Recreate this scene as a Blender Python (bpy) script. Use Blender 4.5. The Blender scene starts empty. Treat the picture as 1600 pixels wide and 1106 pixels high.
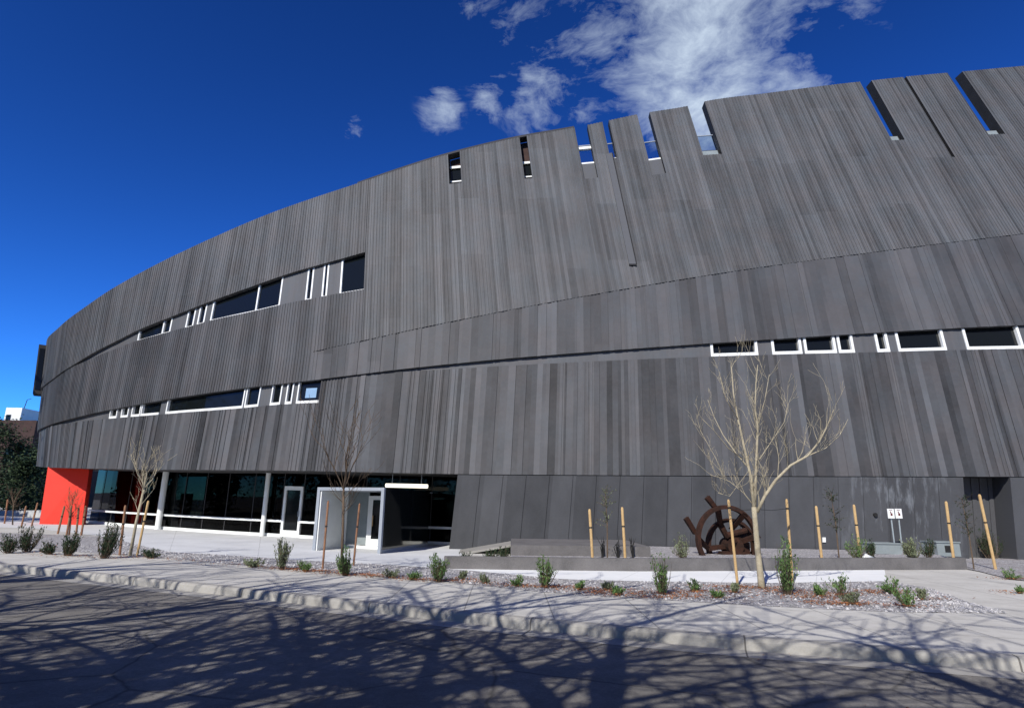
import bpy, math, random
from mathutils import Vector, Matrix, noise
random.seed(11)
sc = bpy.context.scene
COL = sc.collection
rad = math.radians
# ------------------------------------------------------------------ camera
F_ = 953.0; TH = rad(14.25); RO = rad(0.8)
CAM = Vector((0, 0, 1.75))
_X = Vector((1, 0, 0)); _U0 = Vector((0, -math.sin(TH), math.cos(TH))); FW = Vector((0, math.cos(TH), math.sin(TH)))
RT = _X*math.cos(RO) + _U0*math.sin(RO); UP = _U0*math.cos(RO) - _X*math.sin(RO)
cd = bpy.data.cameras.new("camera"); cam = bpy.data.objects.new("camera", cd); COL.objects.link(cam)
cd.sensor_width = 36; cd.lens = 36*F_/1600; cd.clip_end = 3000; cd.clip_start = .1
m = Matrix((RT, UP, -FW)).transposed().to_4x4(); m.translation = CAM
cam.matrix_world = m
sc.camera = cam
def ray(x, y): return RT*((x-800)/F_) + UP*((553-y)/F_) + FW
def proj(p):
    v = Vector(p)-CAM; z = v.dot(FW)
    return 800+F_*v.dot(RT)/z, 553-F_*v.dot(UP)/z
def atY(x, y, Y):
    d = ray(x, y); return CAM + d*(Y/d.y)
def g(x):                       # pavement level: the site climbs gently to the left
    h = -x-3; return .15+.02*(h+math.sqrt(h*h+9))/2
def gp(x, y, dz=0.0):           # point of the pavement seen at a photo position
    d = ray(x, y); z = .15
    for i in range(12):
        p = CAM+d*((z+dz-CAM.z)/d.z); z = g(p.x)
    return Vector((p.x, p.y, z+dz))
# ------------------------------------------------------------------ helpers
def tag(o, label=None, cat=None, group=None, kind=None):
    if label: o['label'] = label
    if cat: o['category'] = cat
    if group: o['group'] = group
    if kind: o['kind'] = kind
    return o
def thing(name, label, cat, loc=(0, 0, 0), group=None, rz=0):
    o = bpy.data.objects.new(name, None); COL.objects.link(o); o.empty_display_size = .2
    o.location = loc; o.rotation_euler = (0, 0, rz)
    return tag(o, label, cat, group)
class MB:
    def __init__(s): s.v = []; s.f = []; s.uv = []
    def face(s, pts, uvs=None):
        b = len(s.v); s.v += [tuple(p) for p in pts]; s.f.append(tuple(range(b, b+len(pts))))
        s.uv.append(uvs)
    def hexa(s, a, b):          # a, b: two loops of 4 points
        s.face(a[::-1]); s.face(b)
        for i in range(4):
            j = (i+1) % 4; s.face([a[i], a[j], b[j], b[i]])
    def box(s, c, sz, rz=0, tilt=None):
        cx, cy, cz = c; x, y, z = [k/2 for k in sz]; ca, sa = math.cos(rz), math.sin(rz)
        def P(i, j, k):
            px, py = i*x, j*y
            return (cx+px*ca-py*sa, cy+px*sa+py*ca, cz+k*z)
        s.hexa([P(-1,-1,-1), P(1,-1,-1), P(1,1,-1), P(-1,1,-1)], [P(-1,-1,1), P(1,-1,1), P(1,1,1), P(-1,1,1)])
    def tube(s, pts, rr, n=6, cap=True):
        pts = [Vector(p) for p in pts]; rings = []
        up = Vector((0.31, .2, 1)).normalized(); base = len(s.v)
        for i, p in enumerate(pts):
            t = (pts[min(i+1, len(pts)-1)]-pts[max(i-1, 0)]).normalized()
            a = t.cross(up)
            if a.length < .05: a = t.cross(Vector((1, 0, 0)))
            a.normalize(); b = a.cross(t)
            for k in range(n):
                w = 2*math.pi*k/n
                s.v.append(tuple(p+(a*math.cos(w)+b*math.sin(w))*rr[i]))
        for i in range(len(pts)-1):
            for k in range(n):
                k2 = (k+1) % n; o = base+i*n
                s.f.append((o+k, o+k2, o+n+k2, o+n+k)); s.uv.append(None)
        if cap:
            s.f.append(tuple(base+k for k in range(n))[::-1]); s.uv.append(None)
            o = base+(len(pts)-1)*n
            s.f.append(tuple(o+k for k in range(n))); s.uv.append(None)
    def build(s, name, m, parent=None, smooth=False, bevel=0):
        me = bpy.data.meshes.new(name); me.from_pydata(s.v, [], s.f)
        if any(u is not None for u in s.uv):
            l = me.uv_layers.new(name='UVMap'); k = 0; d = []
            for fi, f in enumerate(s.f):
                u = s.uv[fi]
                for j in range(len(f)):
                    d += list(u[j]) if u else [0, 0]
            l.data.foreach_set('uv', d)
        me.materials.append(m)
        if smooth: me.polygons.foreach_set('use_smooth', [True]*len(me.polygons))
        me.update()
        o = bpy.data.objects.new(name, me); COL.objects.link(o)
        if parent: o.parent = parent
        if bevel:
            bm_ = o.modifiers.new('bevel', 'BEVEL'); bm_.width = bevel; bm_.segments = 2; bm_.limit_method = 'ANGLE'
        return o
def lerp(a, b, t): return a+(b-a)*t
def herm(pts):                  # smooth function through sorted (x, y) points
    pts = sorted(pts); n = len(pts); xs = [p[0] for p in pts]; ys = [p[1] for p in pts]
    sl = [(ys[i+1]-ys[i])/(xs[i+1]-xs[i]) for i in range(n-1)]
    tg = [sl[0]]+[(sl[i-1]+sl[i])/2 if sl[i-1]*sl[i] > 0 or True else 0 for i in range(1, n-1)]+[sl[-1]]
    def f(x):
        if x <= xs[0]: return ys[0]+tg[0]*(x-xs[0])
        if x >= xs[-1]: return ys[-1]+tg[-1]*(x-xs[-1])
        lo, hi = 0, n-1
        while hi-lo > 1:
            k = (lo+hi)//2
            if xs[k] <= x: lo = k
            else: hi = k
        h = xs[hi]-xs[lo]; t = (x-xs[lo])/h; t2 = t*t; t3 = t2*t
        return (2*t3-3*t2+1)*ys[lo]+(t3-2*t2+t)*h*tg[lo]+(-2*t3+3*t2)*ys[hi]+(t3-t2)*h*tg[hi]
    return f
# ------------------------------------------------------------------ materials
class NT:
    def __init__(s, name):
        s.m = bpy.data.materials.new(name); s.m.use_nodes = True; s.t = s.m.node_tree; s.n = s.t.nodes; s.l = s.t.links
        s.b = s.n['Principled BSDF']; s.out = s.n['Material Output']
    def node(s, ty, ins=None, **kw):
        n = s.n.new(ty)
        for k, v in kw.items(): setattr(n, k, v)
        for k, v in (ins or {}).items():
            if hasattr(v, 'is_linked'): s.l.new(v, n.inputs[k])
            else: n.inputs[k].default_value = v
        return n
    def math(s, op, a, b=0.0, c=0.0): return s.node('ShaderNodeMath', {0: a, 1: b, 2: c}, operation=op).outputs[0]
    def mix(s, fac, a, b, blend='MIX'):
        n = s.node('ShaderNodeMix', data_type='RGBA', blend_type=blend)
        for k, v in ((0, fac), (6, a), (7, b)):
            if hasattr(v, 'is_linked'): s.l.new(v, n.inputs[k])
            else: n.inputs[k].default_value = v
        return n.outputs[2]
    def noise(s, vec, scale, detail=3, rough=.55):
        return s.node('ShaderNodeTexNoise', {'Vector': vec, 'Scale': scale, 'Detail': detail, 'Roughness': rough}).outputs[0]
    def ramp(s, v, stops):
        n = s.node('ShaderNodeValToRGB', {0: v}); e = n.color_ramp.elements
        while len(e) < len(stops): e.new(.5)
        for i, (p, c) in enumerate(stops): e[i].position = p; e[i].color = c if len(c) == 4 else (*c, 1)
        return n.outputs[0]
    def bump(s, h, st=.3, d=.02): 
        n = s.node('ShaderNodeBump', {'Height': h, 'Strength': st, 'Distance': d}); s.l.new(n.outputs[0], s.b.inputs['Normal'])
    def col(s, c): s.l.new(c, s.b.inputs['Base Color'])
def C4(c): return (c[0], c[1], c[2], 1)
def noisy(name, c1, c2, scale=3, rough=.8, bump=.15, fine=40, metal=0, spec=.3, stops=(.3, .7)):
    t = NT(name); tc = t.node('ShaderNodeTexCoord').outputs['Object']
    a = t.noise(tc, scale, 5, .6); b = t.noise(tc, fine, 3)
    v = t.math('ADD', t.math('MULTIPLY', a, .65), t.math('MULTIPLY', b, .35))
    t.col(t.ramp(v, [(stops[0], c1), (stops[1], c2)]))
    t.b.inputs['Roughness'].default_value = rough; t.b.inputs['Metallic'].default_value = metal
    t.b.inputs['Specular IOR Level'].default_value = spec
    if bump: t.bump(b, bump, .01)
    return t.m
def cladding(name, pan, rib, lo, hi, zlen, stripe=1.0):
    t = NT(name); uv = t.node('ShaderNodeUVMap').outputs[0]
    sp = t.node('ShaderNodeSeparateXYZ', {0: uv}); u, z = sp.outputs[0], sp.outputs[1]
    fu = t.math('FLOOR', t.math('DIVIDE', u, pan))
    r1 = t.node('ShaderNodeTexWhiteNoise', {'W': fu}, noise_dimensions='1D').outputs[0]
    fz = t.math('FLOOR', t.math('ADD', t.math('DIVIDE', z, zlen), t.math('MULTIPLY', r1, .35)))
    v2 = t.node('ShaderNodeCombineXYZ', {0: fu, 1: fz}).outputs[0]
    r2 = t.node('ShaderNodeTexWhiteNoise', {'Vector': v2}, noise_dimensions='2D')
    fr = t.math('FLOOR', t.math('DIVIDE', u, rib))
    r3 = t.node('ShaderNodeTexWhiteNoise', {'W': fr}, noise_dimensions='1D').outputs[0]
    st = t.node('ShaderNodeVectorMath', {0: uv, 1: (3.0, .12, 1)}, operation='MULTIPLY').outputs[0]
    n1 = t.noise(st, 1.6, 4, .65)
    bl = t.node('ShaderNodeVectorMath', {0: uv, 1: (.5, .35, 1)}, operation='MULTIPLY').outputs[0]
    n2 = t.noise(bl, .8, 4, .6)
    n3 = t.noise(t.node('ShaderNodeTexCoord').outputs['Object'], 6, 5, .7)
    v = t.math('MULTIPLY', t.math('SUBTRACT', r2.outputs[0], .5), .15*stripe)
    v = t.math('ADD', v, t.math('MULTIPLY', t.math('SUBTRACT', r3, .5), .34*stripe))
    v = t.math('ADD', v, t.math('MULTIPLY', n1, .55))
    v = t.math('ADD', v, t.math('MULTIPLY', n2, .35))
    v = t.math('ADD', v, t.math('MULTIPLY', n3, .20))
    c = t.ramp(v, [(.22, lo), (.88, hi)])
    tint = t.ramp(t.noise(bl, 2.1, 3), [(.35, (.95, 1.0, 1.04)), (.65, (1.03, .99, .985))])
    t.col(t.mix(1.0, c, tint, 'MULTIPLY'))
    t.b.inputs['Roughness'].default_value = .62; t.b.inputs['Specular IOR Level'].default_value = .25
    t.bump(n3, .12, .01)
    return t.m
M = {}
M['clad_low'] = cladding('lower_cladding_metal', .31, .155, (.0195, .0200, .0218), (.122, .124, .132), 30.0, 1.05)
M['clad_mid'] = cladding('middle_cladding_metal', .62, .31, (.035, .036, .039), (.112, .114, .122), 9.0, .95)
M['clad_up'] = cladding('upper_cladding_metal', .93, .155, (.035, .036, .038), (.140, .143, .150), 3.4, .8)
M['strip'] = cladding('strip_panel_metal', 1.6, .8, (.07, .072, .077), (.12, .124, .133), 9, .4)
M['slot'] = noisy('slot_lining', (.012, .012, .013), (.025, .025, .027), 2)
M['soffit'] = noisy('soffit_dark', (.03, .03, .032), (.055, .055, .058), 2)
def base_panels():
    t = NT('base_wall_panel'); uv = t.node('ShaderNodeUVMap').outputs[0]
    sp = t.node("ShaderNodeSeparateXYZ", {0: uv}); u = sp.outputs[0]
    fu = t.math('FLOOR', t.math('DIVIDE', u, .92)); r = t.node('ShaderNodeTexWhiteNoise', {'W': fu}, noise_dimensions='1D').outputs[0]
    bl = t.node('ShaderNodeVectorMath', {0: uv, 1: (1.2, .7, 1)}, operation='MULTIPLY').outputs[0]
    n = t.noise(bl, 1.2, 6, .65); n3 = t.noise(uv, 14, 4, .7)
    v = t.math('ADD', t.math('MULTIPLY', r, .3), t.math('ADD', t.math('MULTIPLY', n, .6), t.math('MULTIPLY', n3, .2)))
    c = t.ramp(v, [(.25, (.044, .046, .051)), (.85, (.092, .096, .106))])
    # mineral stains that ran down the panels near the signs
    sv = t.node('ShaderNodeVectorMath', {0: uv, 1: (2.6, .55, 1)}, operation='MULTIPLY').outputs[0]
    s1 = t.ramp(t.noise(sv, 1.0, 6, .7), [(.52, (0, 0, 0)), (.78, (1, 1, 1))])
    d = t.math('SUBTRACT', 1.0, t.math('MULTIPLY', t.math('ABSOLUTE', t.math('SUBTRACT', u, STAIN_U)), .30))
    d = t.node('ShaderNodeClamp', {0: d}).outputs[0]
    c = t.mix(t.math('MULTIPLY', t.math('MULTIPLY', s1, d), .85), c, (.33, .36, .40, 1))
    t.col(c); t.b.inputs['Roughness'].default_value = .6; t.b.inputs['Specular IOR Level'].default_value = .25
    t.bump(n3, .1, .01)
    return t.m
def concrete(name, c1, c2, joint=1.6, dark=.5, stain=.5, cross=True):
    t = NT(name); tc = t.node('ShaderNodeTexCoord').outputs['Object']; uv = t.node('ShaderNodeUVMap').outputs[0]
    a = t.noise(tc, .7, 6, .65); b = t.noise(tc, 45, 3, .7); k = t.noise(tc, 4.5, 5, .7)
    v = t.math('ADD', t.math('ADD', t.math('MULTIPLY', a, .5), t.math('MULTIPLY', b, .22)), t.math('MULTIPLY', k, .28))
    c = t.ramp(v, [(.32, c1), (.66, c2)])
    sp = t.node('ShaderNodeSeparateXYZ', {0: uv}); u = sp.outputs[0]
    fr = t.math('FRACT', t.math('DIVIDE', u, joint))
    j = t.math('LESS_THAN', t.math('MULTIPLY', fr, joint), .022)
    if cross:
        fv = t.math('FRACT', t.math('DIVIDE', t.math('ADD', sp.outputs[1], .35), joint)); j2 = t.math('LESS_THAN', t.math('MULTIPLY', fv, joint), .02)
        j = t.math('MAXIMUM', j, j2)
    c = t.mix(t.math('MULTIPLY', j, dark), c, (.08, .075, .07, 1))
    sm = t.ramp(t.noise(tc, 1.7, 6, .75), [(.55, (0, 0, 0)), (.8, (1, 1, 1))])
    c = t.mix(t.math('MULTIPLY', sm, stain), c, (c1[0]*.5, c1[1]*.48, c1[2]*.46, 1))
    t.col(c); t.b.inputs['Roughness'].default_value = .9; t.b.inputs['Specular IOR Level'].default_value = .2
    t.bump(b, .25, .008)
    return t.m
M['walk'] = concrete('sidewalk_concrete', (.40, .39, .365), (.62, .61, .575), 1.55, .55, .40)
M['kerb'] = concrete('kerb_concrete', (.25, .24, .22), (.42, .41, .385), 3.0, .8, .55, False)
M['plaza'] = concrete('plaza_concrete', (.50, .515, .53), (.70, .715, .73), 3.2, .3, .15)
M['white'] = concrete('pale_path_concrete', (.72, .74, .74), (.86, .87, .87), 2.4, .25, .05)
def asphalt():
    t = NT('asphalt'); tc = t.node('ShaderNodeTexCoord').outputs['Object']
    a = t.noise(tc, .35, 5, .6); k = t.noise(tc, 3.0, 6, .7); b = t.noise(tc, 70, 2, .7)
    g1 = t.noise(tc, 22, 3, .8)
    v = t.math('ADD', t.math('ADD', t.math('MULTIPLY', a, .38), t.math('MULTIPLY', k, .24)), t.math('ADD', t.math('MULTIPLY', b, .16), t.math('MULTIPLY', g1, .22)))
    c = t.ramp(v, [(.36, (.11, .104, .096)), (.5, (.185, .176, .164)), (.64, (.30, .287, .268))])
    vo = t.node('ShaderNodeTexVoronoi', {'Vector': t.mix(.12, tc, t.node('ShaderNodeTexNoise', {'Vector': tc, 'Scale': 2.5}).outputs[1]), 'Scale': .45}, feature='DISTANCE_TO_EDGE').outputs[0]
    cr = t.ramp(vo, [(.0, (1, 1, 1)), (.012, (0, 0, 0))])
    c = t.mix(t.math('MULTIPLY', cr, .6), c, (.04, .04, .04, 1))
    t.col(c); t.b.inputs['Roughness'].default_value = .92; t.b.inputs['Specular IOR Level'].default_value = .15
    t.bump(b, .5, .012)
    return t.m
M['asphalt'] = asphalt()
def gravel(name, c):
    t = NT(name); tc = t.node('ShaderNodeTexCoord').outputs['Object']
    vo = t.node('ShaderNodeTexVoronoi', {'Vector': tc, 'Scale': 26.0})
    cc = t.node('ShaderNodeSeparateColor', {0: vo.outputs['Color']}).outputs[0]
    col = t.ramp(cc, [(.0, tuple(x*.55 for x in c)), (.6, c), (1, tuple(min(1, x*1.7) for x in c))])
    mul = t.ramp(t.noise(tc, .9, 5, .7), [(.56, (0, 0, 0)), (.72, (1, 1, 1))])
    col = t.mix(t.math('MULTIPLY', mul, .5), col, (.17, .10, .065, 1))
    t.col(col); t.b.inputs['Roughness'].default_value = .95
    t.bump(vo.outputs['Distance'], 1.0, .03)
    return t.m
M['gravel'] = gravel('gravel_stone', (.36, .35, .36))
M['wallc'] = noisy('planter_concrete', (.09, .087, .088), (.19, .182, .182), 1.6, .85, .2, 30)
M['frame'] = noisy('white_frame_paint', (.74, .76, .75), (.84, .86, .85), 2, .45, 0)
M['steel'] = noisy('blue_grey_steel', (.27, .30, .345), (.35, .385, .43), 2, .45, .05)
M['wood'] = noisy('stake_wood', (.42, .27, .12), (.62, .44, .22), 6, .8, .2)
M['wood_dark'] = noisy('stake_wood_dark', (.20, .10, .06), (.34, .18, .10), 6, .8, .2)
M['strap'] = noisy('black_rubber', (.012, .012, .012), (.03, .03, .03), 6, .7, 0)
M['bark'] = noisy('pale_bark', (.27, .23, .16), (.50, .45, .33), 9, .9, .3)
M['bark2'] = noisy('brown_bark', (.07, .05, .035), (.16, .115, .08), 9, .9, .3)
M['bark_grey'] = noisy('grey_bark', (.12, .10, .085), (.22, .19, .16), 9, .9, .3)
M['rust'] = noisy('rusty_iron', (.012, .008, .006), (.058, .022, .013), 5, .9, .5, 30, stops=(.32, .66))
M['red'] = noisy('red_paint', (.72, .035, .018), (.82, .05, .026), 1.2, .55, .04)
M['cabinet'] = noisy('cabinet_paint', (.20, .235, .245), (.28, .315, .325), 3, .5, .02)
M['signw'] = noisy('sign_white', (.78, .80, .80), (.85, .86, .86), 2, .5, 0)
M['signm'] = noisy('sign_mark', (.10, .02, .02), (.16, .03, .03), 2, .6, 0)
M['galv'] = noisy('galvanised_post', (.40, .47, .50), (.55, .62, .65), 4, .4, 0, metal=.3)
def foliage(name, a, b, c):
    t = NT(name); tc = t.node('ShaderNodeTexCoord').outputs['Object']
    r = t.node('ShaderNodeNewGeometry').outputs['Random Per Island']
    v = t.math('ADD', t.math('MULTIPLY', r, .6), t.math('MULTIPLY', t.noise(tc, 5, 3), .4))
    t.col(t.ramp(v, [(.2, a), (.5, b), (.85, c)])); t.b.inputs['Roughness'].default_value = .7
    t.b.inputs['Specular IOR Level'].default_value = .2
    return t.m
M['leaf'] = foliage('shrub_leaf', (.045, .095, .03), (.10, .18, .055), (.19, .28, .10))
M['leaf_sage'] = foliage('sage_leaf', (.09, .11, .06), (.16, .19, .11), (.26, .29, .18))
M['leaf_dark'] = foliage('dark_leaf', (.014, .028, .014), (.028, .05, .025), (.05, .08, .035))
M['litter'] = foliage('leaf_litter', (.14, .055, .024), (.30, .115, .05), (.42, .20, .09))
M['pebble'] = foliage('pebble', (.20, .20, .21), (.38, .375, .385), (.60, .59, .60))
def glass(name, tint):
    t = NT(name); n = t.n; n.remove(t.b)
    tr = t.node('ShaderNodeBsdfTransparent', {0: C4(tint)}); gl = t.node('ShaderNodeBsdfGlossy', {0: (1, 1, 1, 1), 'Roughness': .02})
    fr = t.node('ShaderNodeFresnel', {'IOR': 1.2}).outputs[0]
    mx = t.node('ShaderNodeMixShader', {0: fr, 1: tr.outputs[0], 2: gl.outputs[0]})
    t.l.new(mx.outputs[0], t.out.inputs[0]); return t.m
M['glass'] = glass('clear_glass', (.12, .14, .135))
M['guard'] = glass('guard_glass', (.80, .86, .90))
def darkglass():
    t = NT('dark_window_glass'); t.b.inputs['Base Color'].default_value = (.006, .008, .009, 1)
    t.b.inputs['Roughness'].default_value = .06; t.b.inputs['Specular IOR Level'].default_value = .35
    tc = t.node('ShaderNodeTexCoord').outputs['Object']; t.bump(t.noise(tc, .8, 2), .03, .05); return t.m
M['pane'] = darkglass()
M['sky_patch'] = noisy('sky_blue_patch', (.20, .34, .52), (.25, .40, .60), 2, .6, 0)
def lamp_mat():
    t = NT('lamp_tube'); t.b.inputs['Base Color'].default_value = (.8, .75, .65, 1)
    t.b.inputs['Emission Color'].default_value = (1, .93, .76, 1); t.b.inputs['Emission Strength'].default_value = 1.6; return t.m
M['lamp'] = lamp_mat()
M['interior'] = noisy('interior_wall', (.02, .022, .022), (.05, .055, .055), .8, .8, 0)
M['ifloor'] = noisy('interior_floor', (.06, .06, .06), (.10, .10, .10), 1, .5, 0)
M['orange'] = noisy('orange_plastic', (.75, .16, .03), (.85, .22, .05), 3, .5, 0)
M['brick'] = noisy('dark_brick', (.035, .022, .02), (.075, .045, .04), 2, .9, .2)

# ------------------------------------------------------------------ facade geometry
YS = [(1600, 744.5, 23.8), (1400, 744, 24.1), (1200, 743.5, 24.4), (1000, 742.5, 24.7), (850, 741.5, 24.95), (715, 740.5, 25.25), (600, 738, 25.75),
      (455, 735, 26.9), (350, 734, 28.1), (250, 733.5, 29.5), (150, 732, 32.0), (105, 731, 33.6), (72, 730, 35.3)]
ctrl = []
for x, y, Y in YS: ctrl.append(atY(x, y, Y))
right = [Vector((62, 32, 3.5)), Vector((48, 27.2, 3.45)), Vector((36, 24.6, 3.4)), Vector((27, 23.9, 3.35))]
left = [Vector((-29.0, 38.0, 3.9)), Vector((-30.3, 42, 4.0)), Vector((-30.2, 47, 4.0)), Vector((-28.5, 54, 4.0)), Vector((-24, 62, 4.0))]
ctrl = (right+ctrl+left)[::-1]
dense = []
for i in range(len(ctrl)-1):
    p0 = ctrl[max(i-1, 0)]; p1 = ctrl[i]; p2 = ctrl[i+1]; p3 = ctrl[min(i+2, len(ctrl)-1)]
    for k in range(24):
        t = k/24
        dense.append(.5*((2*p1)+(p2-p0)*t+(2*p0-5*p1+4*p2-p3)*t*t+(3*p1-p0-3*p2+p3)*t**3))
dense.append(ctrl[-1])
for it in range(30):            # even out kinks of the plan line
    dense = [dense[0]]+[(dense[i-1]+2*dense[i]+dense[i+1])/4 for i in range(1, len(dense)-1)]+[dense[-1]]
arc = [0.0]
for i in range(1, len(dense)): arc.append(arc[-1]+(dense[i].xy-dense[i-1].xy).length)
UMAX = arc[-1]; STEP = .1; NP = int(UMAX/STEP)+1
plan = []; j = 0
for i in range(NP):
    u = i*STEP
    while j < len(arc)-2 and arc[j+1] < u: j += 1
    t = (u-arc[j])/(arc[j+1]-arc[j]); plan.append(dense[j].lerp(dense[j+1], t))
def plan_at(u):
    t = min(max(u/STEP, 0), NP-1.0001); i = int(t); return plan[i].lerp(plan[i+1], t-i)
def nrm(u):
    a = plan_at(u-.4); b = plan_at(u+.4); d = (b-a).xy.normalized()
    return Vector((d.y, -d.x, 0))
def zs(u): return plan_at(u).z
def u_px(x):                    # u of the soffit line at a photo column
    lo, hi = 0., UMAX
    for i in range(40):
        k = (lo+hi)/2; p = plan_at(k)
        v = p-CAM
        if v.dot(FW) < 1 or 800+F_*v.dot(RT)/v.dot(FW) < x or p.y > 36.5 and p.x < 0: lo = k
        else: hi = k
    return (lo+hi)/2
PX = [72, 250, 560, 800, 1100, 1600]
UX = [u_px(x) for x in PX]
def tab(vals): return herm([(UX[0]-20, vals[0])]+list(zip(UX, vals))+[(UX[-1]+15, vals[-1])])
D1 = (tab([-.085, .02, .015, .04, .05, .056]), tab([-.02, .05, .10, .15, .18, .195]))
D2 = (tab([-.125, -.01, -.03, .02, .05, .05]), tab([-.03, .10, .18, .23, .28, .305]))
D3 = (tab([-.08, -.05, -.09, -.10, -.085, -.075]), tab([.02, .18, .24, .26, .28, .29]))
D0 = (tab([.07, .07, .07, .09, .05, .03]), tab([-.08]*6))
Z1 = Z2 = None
def S(u, z, o=0.0):
    p = plan_at(u); z0 = p.z; x, y = p.x, p.y
    if z < z0: x += D0[0](u)*(z-z0); y += D0[1](u)*(z-z0)
    else:
        z1 = Z1(u) if Z1 else 1e9
        k = min(z, z1)-z0; x += D1[0](u)*k; y += D1[1](u)*k
        if z > z1:
            z2 = Z2(u) if Z2 else 1e9
            k = min(z, z2)-z1; x += D2[0](u)*k; y += D2[1](u)*k
            if z > z2: k = z-z2; x += D3[0](u)*k; y += D3[1](u)*k
    if o:
        n = nrm(u); x += n.x*o; y += n.y*o
    return Vector((x, y, z))
def G(u, z, o): # upright surface parallel to the soffit line
    p = plan_at(u); n = nrm(u); return Vector((p.x+n.x*o, p.y+n.y*o, z))
def uz(px, py, o=0.0, fn=S):
    u = u_px(px); p = plan_at(u); z = max(p.z+.1, CAM.z+(ray(px, py).z/ray(px, py).y)*p.y) if fn is S else 1.0
    for i in range(25):
        a = proj(fn(u, z, o)); du, dz = .02, .02
        b = proj(fn(u+du, z, o)); c = proj(fn(u, z+dz, o))
        j11 = (b[0]-a[0])/du; j12 = (c[0]-a[0])/dz; j21 = (b[1]-a[1])/du; j22 = (c[1]-a[1])/dz
        ex = px-a[0]; ey = py-a[1]; det = j11*j22-j12*j21
        su = (ex*j22-ey*j12)/det; sz = (j11*ey-j21*ex)/det
        u += max(-2, min(2, su)); z += max(-2, min(2, sz))
        if abs(ex)+abs(ey) < .02: break
    return u, z
def curve(pts, o=0.0):
    q = sorted(uz(x, y, o) for x, y in pts); u, z = q[0]
    return herm([(u-40, z-.4), (u-9, z-.25)]+q)
L1p = [(76, 666), (120, 653), (160, 643.5), (270, 623.5), (380, 607.5), (462, 598), (500, 593.5), (600, 581), (700, 570), (800, 560.5), (900, 552.5), (1000, 545), (1100, 538), (1200, 531.5), (1350, 522), (1450, 516), (1595, 509)]
L1 = curve(L1p); Z1 = L1
B2p = [(72, 655), (150, 637), (250, 612), (370, 581), (490, 551), (600, 526.5), (700, 505), (800, 485), (900, 466.5), (1000, 449), (1100, 432.5), (1200, 417.5), (1300, 404), (1400, 391), (1500, 378.5), (1597, 367)]
Z2 = curve(B2p)
L2 = curve([(84, 596), (120, 571), (150, 553), (190, 532.5), (220, 517.5), (290, 489.5), (340, 470), (440, 434.5), (540, 405.5), (572, 396.5)])
TOP = curve([(92, 518), (104, 507), (140, 480), (190, 447), (265, 407), (340, 372), (415, 340), (500, 309.5), (562, 289), (632, 265), (700, 244), (800, 219.5), (903, 201), (957, 189.5), (1000, 180.5), (1078, 167.5), (1104, 160.5), (1200, 148), (1347, 130), (1415, 122.5), (1503, 114.5), (1595, 106)])
SB1 = curve([(76, 667), (160, 655), (250, 647.5), (378, 637.5), (403, 635), (437, 632), (497, 629)])
SB2 = curve([(120, 572), (180, 547), (216, 533.5), (264, 520), (308, 508.5), (330, 502), (399, 487), (435, 478.5), (504, 465), (567, 454)])
SB3 = curve([(535, 590), (600, 583), (700, 577), (800, 571), (900, 566), (1000, 561.5), (1100, 557.5), (1250, 553), (1400, 549.5), (1595, 545)])
U_END1 = uz(498, 628)[0]; U_END2 = uz(572, 425)[0]; U_ST3 = uz(545, 588)[0]; U715 = uz(715, 740)[0]
U_L = max(0.5, UX[0]-19); U_R = UX[-1]+36
UWK = uz(1400, 742)[0]
STAIN_U = UWK
M['base'] = base_panels()
U_R = min(U_R, UMAX-.6)

def cells(u0, u1, mode):
    rnd = random.Random(int(u0*10)+len(mode)*7); out = []; u = u0; k = 0; run = 0; style = 0
    while u < u1-.01:
        if mode == 'low':
            if run <= 0: style = rnd.choice([0, 0, 1, 1, 2]); run = rnd.randint(2, 7)
            run -= 1
            if style == 0: w = .0775; o = .0 if k % 2 else .026
            elif style == 1: w = rnd.choice([.155, .23, .23, .31]); o = rnd.choice([.0, .03])
            else: w = rnd.choice([.12, .155]); o = .0 if k % 2 else .028
        elif mode == 'mid':
            w = rnd.choice([.31, .23, .155, .155, .0775]); o = rnd.choice([0, .018, .03])
        else:
            if run <= 0: style = rnd.choice([0, 0, 0, 1]); run = rnd.randint(6, 14)
            run -= 1
            w = .0775; o = .0 if k % 2 else (.026 if style == 0 else .020)
        k += 1
        b = u1 if u+w > u1-.012 else u+w; out.append((u, b, o)); u = b
    return out
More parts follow.
